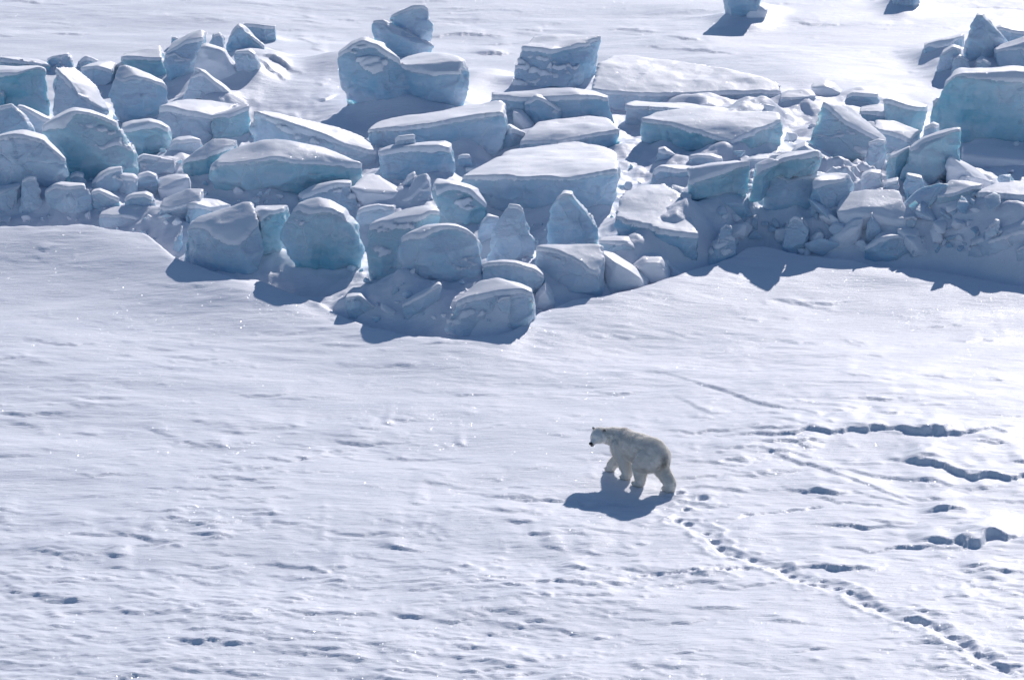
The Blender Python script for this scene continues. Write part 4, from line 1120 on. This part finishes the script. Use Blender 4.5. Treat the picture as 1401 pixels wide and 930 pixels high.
# the bear's trail
PRINTS = [(913, 679), (929, 676), (939, 698), (962, 684), (928, 714), (940, 717), (966, 731), (978, 741), (988, 750), (1008, 760), (1031, 764),
          (1073, 779), (1084, 787), (1097, 794), (1111, 801), (1126, 801), (1147, 806), (1163, 812), (1186, 826), (1200, 833), (1242, 850), (1250, 853),
          (1263, 855), (1284, 863), (1300, 877), (1316, 886), (1337, 898), (1358, 911), (1374, 917), (1395, 921), (1410, 928), (1428, 934)]
for k, (px, py) in enumerate(PRINTS):
    pk = 1.0 if k < 11 else .75
    dent(px + rnd.uniform(-1, 1), py, pk * .12 * rnd.uniform(.8, 1.3), pk * .16 * rnd.uniform(.8, 1.2), .10 * pk * rnd.uniform(.55, 1.2), rot=rnd.uniform(.1, .8), rim=.10)
    if 16 < k:
        dent(px + rnd.uniform(6, 12), py + rnd.uniform(2, 5), .14, .22, .05 * rnd.random(), rot=.5, rim=.15)
for k in range(26):      # an older faint line of small marks
    u = k / 25
    dent(875 + 195 * u + rnd.uniform(-2, 2), 788 - 14 * u + rnd.uniform(-1, 1), .07, .10, .035)
for k in range(20):
    u = k / 19
    dent(1020 + 100 * u, 708 - 12 * u + rnd.uniform(-1, 1), .07, .10, .03)
# the shallow trough its feet have dragged, broken into lumps
tp = np.array([gp(*p) for p in PRINTS[4:]] + [gp(1470, 955)])
sl = window(tp[:, 0].min() - 1, tp[:, 0].max() + 1, tp[:, 1].min() - 1, tp[:, 1].max() + 1)
X, Y = XX[sl], YY[sl]
dmin = np.full(X.shape, 9.0)
for (ax, ay), (bx, by) in zip(tp[:-1], tp[1:]):
    ux, uy = bx - ax, by - ay
    q = np.clip(((X - ax) * ux + (Y - ay) * uy) / (ux * ux + uy * uy), 0, 1)
    dmin = np.minimum(dmin, np.hypot(X - ax - q * ux, (Y - ay - q * uy)))
wob = dmin + 0.10 * fbm2(X * 2.6, Y * 2.6, 61, 3)
Z[sl] += -0.055 * (1 - sstep(0.08, 0.26, wob)) * (0.6 + 0.5 * fbm2(X * 1.6, Y * 1.6, 63, 2)) + 0.03 * np.exp(-((wob - 0.36) / 0.09) ** 2) * (0.5 + fbm2(X * 4, Y * 4, 64, 2))
sl = window(*[float(v) for v in (gp(880, 700)[0], gp(1000, 700)[0], gp(900, 770)[1], gp(900, 660)[1])])
X, Y = XX[sl], YY[sl]
pz = np.exp(-((X - gp(925, 685)[0]) / .7) ** 2 - ((Y - gp(925, 685)[1]) / 1.2) ** 2)
Z[sl] += 0.03 * pz * fbm2(X * 4, Y * 4, 67, 3)

nr, nc = Z.shape
me = bpy.data.meshes.new("snow_field")
me.vertices.add(nr * nc)
me.vertices.foreach_set("co", np.stack([XX, YY, Z], -1).reshape(-1))
idx = np.arange(nr * nc).reshape(nr, nc)
quads = np.stack([idx[:-1, :-1], idx[:-1, 1:], idx[1:, 1:], idx[1:, :-1]], -1).reshape(-1, 4)
nq = len(quads)
me.loops.add(nq * 4)
me.loops.foreach_set("vertex_index", quads.reshape(-1).astype(np.int32))
me.polygons.add(nq)
me.polygons.foreach_set("loop_start", np.arange(0, nq * 4, 4, dtype=np.int32))
me.polygons.foreach_set("use_smooth", np.ones(nq, dtype=bool))
me.materials.append(M_GROUND)
me.update(calc_edges=True)
me.validate()
g = add_obj("snow_field", me)
tag(g, 'wind carved white snow field with blue shadows and a line of paw prints', 'snow field', kind='structure')


def ground_z(x, y):
    i = int(np.clip(np.searchsorted(GX, x), 1, len(GX) - 1)); j = int(np.clip(np.searchsorted(GY, y), 1, len(GY) - 1))
    return float(Z[j - 1:j + 1, i - 1:i + 1].mean())


# ------------------------------------------------------------------ loose rubble in the gaps
def rubble_mesh(k):
    r = random.Random(400 + k)
    bm = bmesh.new()
    pts = []
    for _ in range(10):
        v = Vector((r.gauss(0, 1), r.gauss(0, 1), r.gauss(0, 1))).normalized()
        pts.append(bm.verts.new((v.x * r.uniform(.8, 1.2), v.y * r.uniform(.55, .85), v.z * r.uniform(.45, .8))))
    res = bmesh.ops.convex_hull(bm, input=pts)
    junk = [g_ for g_ in set(res['geom_interior'] + res['geom_unused']) if isinstance(g_, bmesh.types.BMVert)]
    if junk: bmesh.ops.delete(bm, geom=junk, context='VERTS')
    bmesh.ops.subdivide_edges(bm, edges=bm.edges[:], cuts=4, use_grid_fill=True)
    bmesh.ops.triangulate(bm, faces=bm.faces[:])
    for _ in range(1): bmesh.ops.smooth_vert(bm, verts=bm.verts[:], factor=0.5, use_axis_x=True, use_axis_y=True, use_axis_z=True)
    me = bpy.data.meshes.new("ice_chunk")
    bm.to_mesh(me); bm.free()
    n = len(me.vertices)
    c = np.empty(n * 3); me.vertices.foreach_get("co", c); c = c.reshape(-1, 3)
    c = c * (1 + 0.07 * fbm3(c, 2.2, 500 + k, 3))[:, None]
    me.vertices.foreach_set("co", c.reshape(-1)); me.update()
    me.polygons.foreach_set("use_smooth", [True] * len(me.polygons))
    me.materials.append((M_FROST, M_SNOW, M_SNOW, M_FROST, M_ICE)[k % 5])
    return me


protos = [rubble_mesh(k) for k in range(10)]
bpy.context.view_layer.update()
dg = bpy.context.evaluated_depsgraph_get()
ZONES = [((0, 470), (80, 330), 40, .10, .26, 'small loose crumb of broken ice in the gaps of the left third of the ridge', 'loose ice crumbs in the left third of the ridge'),
         ((470, 880), (150, 450), 34, .09, .26, 'small loose crumb of broken ice in the gaps in the middle of the ridge', 'loose ice crumbs in the middle of the ridge'),
         ((880, 1401), (150, 350), 75, .15, .62, 'loose lump of broken ice strewn over the shaded right third of the ridge', 'loose ice crumbs in the right third of the ridge')]
rz = random.Random(21)
for (xa, xb), (ya, yb), want, s0, s1, lab, grp in ZONES:
    got = tries = 0
    big_ = xa == 880
    while got < want and tries < 4000:
        tries += 1
        px, py = rz.uniform(xa, xb), rz.uniform(ya, yb)
        d = ray(px, py); d = d / np.linalg.norm(d)
        ok, loc, nrm, _, ob, _ = bpy.context.scene.ray_cast(dg, Vector((0, 0, CAM_H)), Vector(d))
        if not ok or not ob.name.startswith('snow_field'): continue
        sf = loc.y - float(front_y(loc.x))
        if sf < 0.5 or sf > 17: continue
        if big_ and sf > 4.5 and rz.random() > .25: continue
        if big_ and px < 990: continue
        o = bpy.data.objects.new("ice_chunk", protos[rz.randrange(10)])
        COL.objects.link(o)
        q = s0 + (s1 - s0) * rz.random() ** 2.4
        o.scale = (q * rz.uniform(.8, 1.4), q * rz.uniform(.8, 1.2), q * rz.uniform(.7, 1.2))
        o.rotation_euler = (rz.uniform(-.6, .6), rz.uniform(-.6, .6), rz.uniform(0, 6.28))
        o.location = loc + Vector((0, -0.15 * q, 0.25 * q))
        tag(o, lab, 'ice chunk', grp)
        got += 1

# ------------------------------------------------------------------ polar bear
def simple_mat(name, col, rough=0.6, spec=0.3):
    m, nt, out = new_mat(name)
    bs = nt.nodes.new("ShaderNodeBsdfPrincipled")
    geo = nt.nodes.new("ShaderNodeNewGeometry")
    nz = noise_node(nt, geo.outputs["Position"], 30.0, 3.0)
    c = mixrgb(nt, maprange(nt, nz.outputs["Fac"], .3, .7), tuple(v * 0.8 for v in col), tuple(min(1, v * 1.15) for v in col))
    nt.links.new(c, bs.inputs["Base Color"])
    bs.inputs["Roughness"].default_value = rough
    bs.inputs["Specular IOR Level"].default_value = spec
    nt.links.new(bs.outputs[0], out.inputs[0])
    return m


def fur_color_nodes(nt):
    at = nt.nodes.new("ShaderNodeAttribute"); at.attribute_name = "dirt"
    geo = nt.nodes.new("ShaderNodeNewGeometry")
    n = noise_node(nt, geo.outputs["Position"], 6.0, 4.0)
    base = mixrgb(nt, maprange(nt, n.outputs["Fac"], .3, .7), (0.75, 0.74, 0.715), (0.81, 0.80, 0.78))
    return mixrgb(nt, at.outputs["Fac"], base, (0.13, 0.11, 0.09))


M_SKIN, nt, out = new_mat("cream_undercoat")
bs = nt.nodes.new("ShaderNodeBsdfPrincipled")
bs.inputs["Roughness"].default_value = 0.75; bs.inputs["Specular IOR Level"].default_value = 0.15
nt.links.new(fur_color_nodes(nt), bs.inputs["Base Color"])
nt.links.new(bs.outputs[0], out.inputs[0])
M_FUR, nt, out = new_mat("cream_fur")
d = nt.nodes.new("ShaderNodeBsdfDiffuse"); tr = nt.nodes.new("ShaderNodeBsdfTranslucent"); mx = nt.nodes.new("ShaderNodeMixShader")
c = fur_color_nodes(nt)
nt.links.new(c, d.inputs[0]); tr.inputs[0].default_value = (0.90, 0.87, 0.81, 1)
mx.inputs[0].default_value = 0.5
nt.links.new(d.outputs[0], mx.inputs[1]); nt.links.new(tr.outputs[0], mx.inputs[2])
nt.links.new(mx.outputs[0], out.inputs[0])
M_BLACK = simple_mat("black_nose_skin", (0.018, 0.017, 0.018), 0.4, 0.4)
M_EAR = simple_mat("grey_ear_fur", (0.20, 0.19, 0.18), 0.8, 0.1)
M_CLAW = simple_mat("dark_claw_horn", (0.07, 0.06, 0.055), 0.4)

FEET = {'rf': (836, 645), 'lf': (857, 656), 'lh': (874, 665), 'rh': (915, 672)}
FW = {}
for k, (px, py) in FEET.items():
    p = at_z(px, py, 0.1)
    for _ in range(8):
        p = at_z(px, py, ground_z(p[0], p[1]))
    FW[k] = p
O = (FW['rf'] + FW['lf'] + FW['lh'] + FW['rh']) / 4
F = np.array([-0.56, 0.83, 0.0]); F /= np.linalg.norm(F)
R = np.array([F[1], -F[0], 0.0])
O = at_z(872, 659, O[2])


def W(u, v, z):            # body frame -> world, relative to the bear's base
    return F * u + R * v + np.array([0, 0, z])


def footpt(k, dz=0.0, du=0.0, dv=0.0):
    return FW[k] - O + F * du + R * dv + np.array([0, 0, dz])


balls = []


def bone(a, ra, b, rb, sq=None):
    n = max(2, int(np.linalg.norm(b - a) / (0.35 * min(ra, rb))) + 1)
    for i in range(n + 1):
        t = i / n
        balls.append((a + (b - a) * t, ra + (rb - ra) * t, sq))


# trunk: rump high, back line falling slightly to the shoulders, hollow flank
bone(W(-.80, .02, .84), .27, W(-.62, .01, .93), .325)
bone(W(-.62, .01, .93), .325, W(-.38, 0, .92), .325)
bone(W(-.38, 0, .92), .325, W(-.05, 0, .87), .345)
bone(W(-.05, 0, .87), .345, W(.32, 0, .87), .325)
bone(W(.32, 0, .87), .325, W(.56, -.01, .93), .255)
bone(W(.30, 0, .98), .22, W(.56, -.02, 1.02), .175)
bone(W(.45, 0, .72), .22, W(.62, -.02, .78), .20)
bone(W(-.3, 0, .74), .27, W(.2, 0, .72), .27)
# neck and head, the head turned to the left
HEADC = W(1.02, -.42, .955)
SN = W(-.34, -.90, -.26); SN /= np.linalg.norm(SN)      # snout direction
HU = np.array([0, 0, 1.0]) - SN * SN[2]; HU /= np.linalg.norm(HU)
HS = np.cross(HU, SN)                                   # towards the bear's own left ear or right
bone(W(.55, -.02, .95), .265, W(.80, -.14, .94), .235)
bone(W(.80, -.12, .94), .22, HEADC - SN * .06, .172)
bone(W(.70, -.06, .84), .17, HEADC - SN * .10 - HU * .05, .13)
bone(HEADC - SN * .05, .195, HEADC + SN * .07 + HU * .005, .168)
bone(HEADC + HS * .05 - HU * .03, .105, HEADC - HS * .05 - HU * .03, .105)
bone(HEADC + SN * .07 - HU * .01, .128, HEADC + SN * .23 - HU * .035, .086)
bone(HEADC + SN * .23 - HU * .035, .086, HEADC + SN * .285 - HU * .04, .070)
bone(HEADC + SN * .10 - HU * .06, .075, HEADC + SN * .22 - HU * .075, .050)


def leg_front(k, side, lift=0.0, fwd=0.0):
    paw = footpt(k)
    sh = W(.50, side * .19, .78)
    el = sh * 0.48 + paw * 0.52 + F * (-.05) + np.array([0, 0, .10])
    el[2] = .47
    wr = paw + F * (-.03) + np.array([0, 0, .17])
    bone(sh, .225, el, .172); bone(el, .172, wr, .132); bone(wr, .132, paw + np.array([0, 0, .10]), .122)
    for dv in (-.045, 0, .045):
        bone(paw + np.array([0, 0, .075]) + R * dv, .080, paw + F * .11 + R * dv * 1.35 + np.array([0, 0, .058]), .060)


def leg_hind(k, side):
    paw = footpt(k)
    hip = W(-.62, side * .17, .78)
    kn = hip * 0.5 + paw * 0.5 + F * .13; kn[2] = .50
    ho = paw - F * .07 + np.array([0, 0, .20])
    bone(hip, .285, kn, .195); bone(W(-.74, side * .15, .72), .23, kn - F * .04, .175); bone(kn, .20, ho, .142)
    bone(ho, .142, paw - F * .05 + np.array([0, 0, .11]), .128)
    for dv in (-.05, 0, .05):
        bone(paw - F * .04 + np.array([0, 0, .08]) + R * dv, .085, paw + F * .12 + R * dv * 1.3 + np.array([0, 0, .06]), .062)


leg_front('rf', 1); leg_front('lf', -1); leg_hind('lh', -1); leg_hind('rh', 1)
# short tail
bone(W(-1.04, .02, .86), .055, W(-1.10, .02, .74), .045)

bm = bmesh.new()
for c, r, sq in balls:
    bmesh.ops.create_icosphere(bm, subdivisions=2, radius=r, matrix=Matrix.Translation(Vector(c)))
me = bpy.data.meshes.new("bear_tmp"); bm.to_mesh(me); bm.free()
tmp = add_obj("tmp", me)
md = tmp.modifiers.new("r", 'REMESH'); md.mode = 'VOXEL'; md.voxel_size = 0.016
sm = tmp.modifiers.new("s", 'SMOOTH'); sm.factor = 0.5; sm.iterations = 9
dg = bpy.context.evaluated_depsgraph_get(); dg.update()
bme = bpy.data.meshes.new_from_object(tmp.evaluated_get(dg))
bpy.data.objects.remove(tmp)
n = len(bme.vertices)
bco = np.empty(n * 3); bme.vertices.foreach_get("co", bco); bco = bco.reshape(-1, 3)
bno = np.empty(n * 3); bme.vertices.foreach_get("normal", bno); bno = bno.reshape(-1, 3)
body_u = bco @ F; body_v = bco @ R
bco = bco + bno * (0.012 * fbm3(bco, 5.0, 900, 3))[:, None]
# faint folds over haunch and shoulder
bme.vertices.foreach_set("co", bco.reshape(-1)); bme.update()


def dirt_at(co):
    u, v, z = co @ F, co @ R, co[:, 2]
    rump = np.exp(-(((u + 1.02) / .14) ** 2 + ((v - .02) / .10) ** 2 + ((z - .70) / .20) ** 2))
    hump = 0.7 * np.exp(-(((u - .64) / .16) ** 2 + ((v - .08) / .12) ** 2 + ((z - 1.19) / .07) ** 2))
    ns = 0.5 + 0.5 * fbm3(co, 9.0, 950, 3)
    d = np.clip(1.1 * rump * (0.5 + ns) + 0.85 * hump * (0.4 + ns), 0, .8)
    low = sstep(.35, .0, z) * 0.10
    return np.clip(d + low, 0, .85)


def set_dirt(me, vals):
    at = me.attributes.new("dirt", 'FLOAT', 'POINT')
    at.data.foreach_set("value", vals.astype(np.float32))


set_dirt(bme, dirt_at(bco))
bme.name = "polar_bear"
bme.materials.clear(); bme.materials.append(M_SKIN)
bme.polygons.foreach_set("use_smooth", [True] * len(bme.polygons))
bear = add_obj("polar_bear", bme, loc=tuple(O))
tag(bear, 'cream white polar bear walking away across the snow with its head turned left', 'polar bear')

# fur: short blades combed backwards and down
npoly = len(bme.polygons)
cen = np.empty(npoly * 3); bme.polygons.foreach_get("center", cen); cen = cen.reshape(-1, 3)
nrm = np.empty(npoly * 3); bme.polygons.foreach_get("normal", nrm); nrm = nrm.reshape(-1, 3)
NF = 55000
pick = RNG.integers(0, npoly, NF)
c = cen[pick] + RNG.normal(0, .006, (NF, 3)); nn = nrm[pick]
u_, z_ = c @ F, c[:, 2]
dist_face = np.linalg.norm(c - (HEADC + SN * .16), axis=1)
ln = np.where(z_ < .25, .045, .075) * RNG.uniform(.6, 1.3, NF)
ln = np.where(dist_face < .24, .018, ln)
belly = (z_ < .72) & (z_ > .45) & (nn[:, 2] < -.3)
ln = np.where(belly, ln * 1.5, ln)
comb = -0.9 * F[None, :] + np.array([0, 0, -0.9])[None, :] + RNG.normal(0, .25, (NF, 3))
comb = comb - nn * np.sum(comb * nn, 1)[:, None]
comb /= np.linalg.norm(comb, axis=1)[:, None] + 1e-9
dirv = comb * 0.88 + nn * RNG.uniform(.18, .5, NF)[:, None]
dirv /= np.linalg.norm(dirv, axis=1)[:, None]
side = np.cross(dirv, nn); side /= np.linalg.norm(side, axis=1)[:, None] + 1e-9
wd = 0.0032
base = c - nn * .004
v0 = base - side * wd; v1 = base + side * wd; v2 = base + dirv * ln[:, None]
fv = np.stack([v0, v1, v2], 1).reshape(-1, 3)
fme = bpy.data.meshes.new("fur")
fme.vertices.add(NF * 3); fme.vertices.foreach_set("co", fv.reshape(-1))
fme.loops.add(NF * 3); fme.loops.foreach_set("vertex_index", np.arange(NF * 3, dtype=np.int32))
fme.polygons.add(NF); fme.polygons.foreach_set("loop_start", np.arange(0, NF * 3, 3, dtype=np.int32))
fme.materials.append(M_FUR)
fme.update(calc_edges=True)
set_dirt(fme, np.repeat(dirt_at(c), 3))
fur = add_obj("fur", fme, parent=bear)
tag(fur, kind='stuff')


def blob(name, mat, center, axes, radii, sub=3):
    bm = bmesh.new()
    bmesh.ops.create_icosphere(bm, subdivisions=sub, radius=1.0)
    A = np.array([np.array(a) / np.linalg.norm(a) for a in axes])
    for v in bm.verts:
        q = np.array(v.co) * np.array(radii)
        v.co = Vector(center + q @ A)
    me = bpy.data.meshes.new(name); bm.to_mesh(me); bm.free()
    me.polygons.foreach_set("use_smooth", [True] * len(me.polygons))
    me.materials.append(mat)
    return add_obj(name, me, parent=bear)


blob('nose', M_BLACK, HEADC + SN * .345 - HU * .022, (SN, HS, HU), (.034, .056, .042))
blob('mouth', M_BLACK, HEADC + SN * .295 - HU * .092, (SN, HS, HU), (.055, .044, .012))
for s in (-1, 1):
    blob('eye', M_BLACK, HEADC + SN * .165 + HS * s * .080 + HU * .062, (SN, HS, HU), (.022, .021, .019))
    ear = blob('ear', M_EAR, HEADC - SN * .055 + HS * s * .14 + HU * .13, (SN, HS + HU * .3 * s, HU + HS * s * .3), (.026, .052, .058))
for k in FEET:
    for q in (-.075, -.025, .025, .075):
        cl = footpt(k, .045, .185, q)
        blob('claw', M_CLAW, cl, (F + np.array([0, 0, -.35]), R, np.array([0, 0, 1.0])), (.035, .009, .010), 1)

# ------------------------------------------------------------------ light
SUN_EL, SUN_AZ = math.radians(27.5), math.radians(18.5)
world = bpy.data.worlds.new("World")
scene.world = world
world.use_nodes = True
nt = world.node_tree
nt.nodes.clear()
sky = nt.nodes.new("ShaderNodeTexSky")
sky.sky_type = 'NISHITA'
sky.sun_disc = False
sky.sun_elevation = SUN_EL
sky.sun_rotation = SUN_AZ
sky.air_density = 1.0
sky.dust_density = 0.0
sky.ozone_density = 4.0
bg = nt.nodes.new("ShaderNodeBackground")
bg.inputs["Strength"].default_value = 0.083
wo = nt.nodes.new("ShaderNodeOutputWorld")
nt.links.new(sky.outputs[0], bg.inputs[0]); nt.links.new(bg.outputs[0], wo.inputs[0])

sl = bpy.data.lights.new("sun", 'SUN')
sl.energy = 4.25
sl.angle = math.radians(0.5)
sl.color = (1.0, 0.935, 0.90)
so = bpy.data.objects.new("sun", sl)
COL.objects.link(so)
S = Vector((math.sin(SUN_AZ) * math.cos(SUN_EL), math.cos(SUN_AZ) * math.cos(SUN_EL), math.sin(SUN_EL)))
so.rotation_euler = (-S).to_track_quat('-Z', 'Y').to_euler()
so.location = (30, 100, 60)

scene.view_settings.view_transform = 'Standard'
scene.view_settings.look = 'None'
scene.view_settings.gamma = 1.0
scene.view_settings.exposure = 0.06
scene.cycles.use_denoising = True
scene.cycles.denoiser = 'OPENIMAGEDENOISE'
scene.cycles.denoising_input_passes = 'RGB_ALBEDO_NORMAL'
scene.cycles.max_bounces = 8
scene.cycles.diffuse_bounces = 4
scene.cycles.glossy_bounces = 2
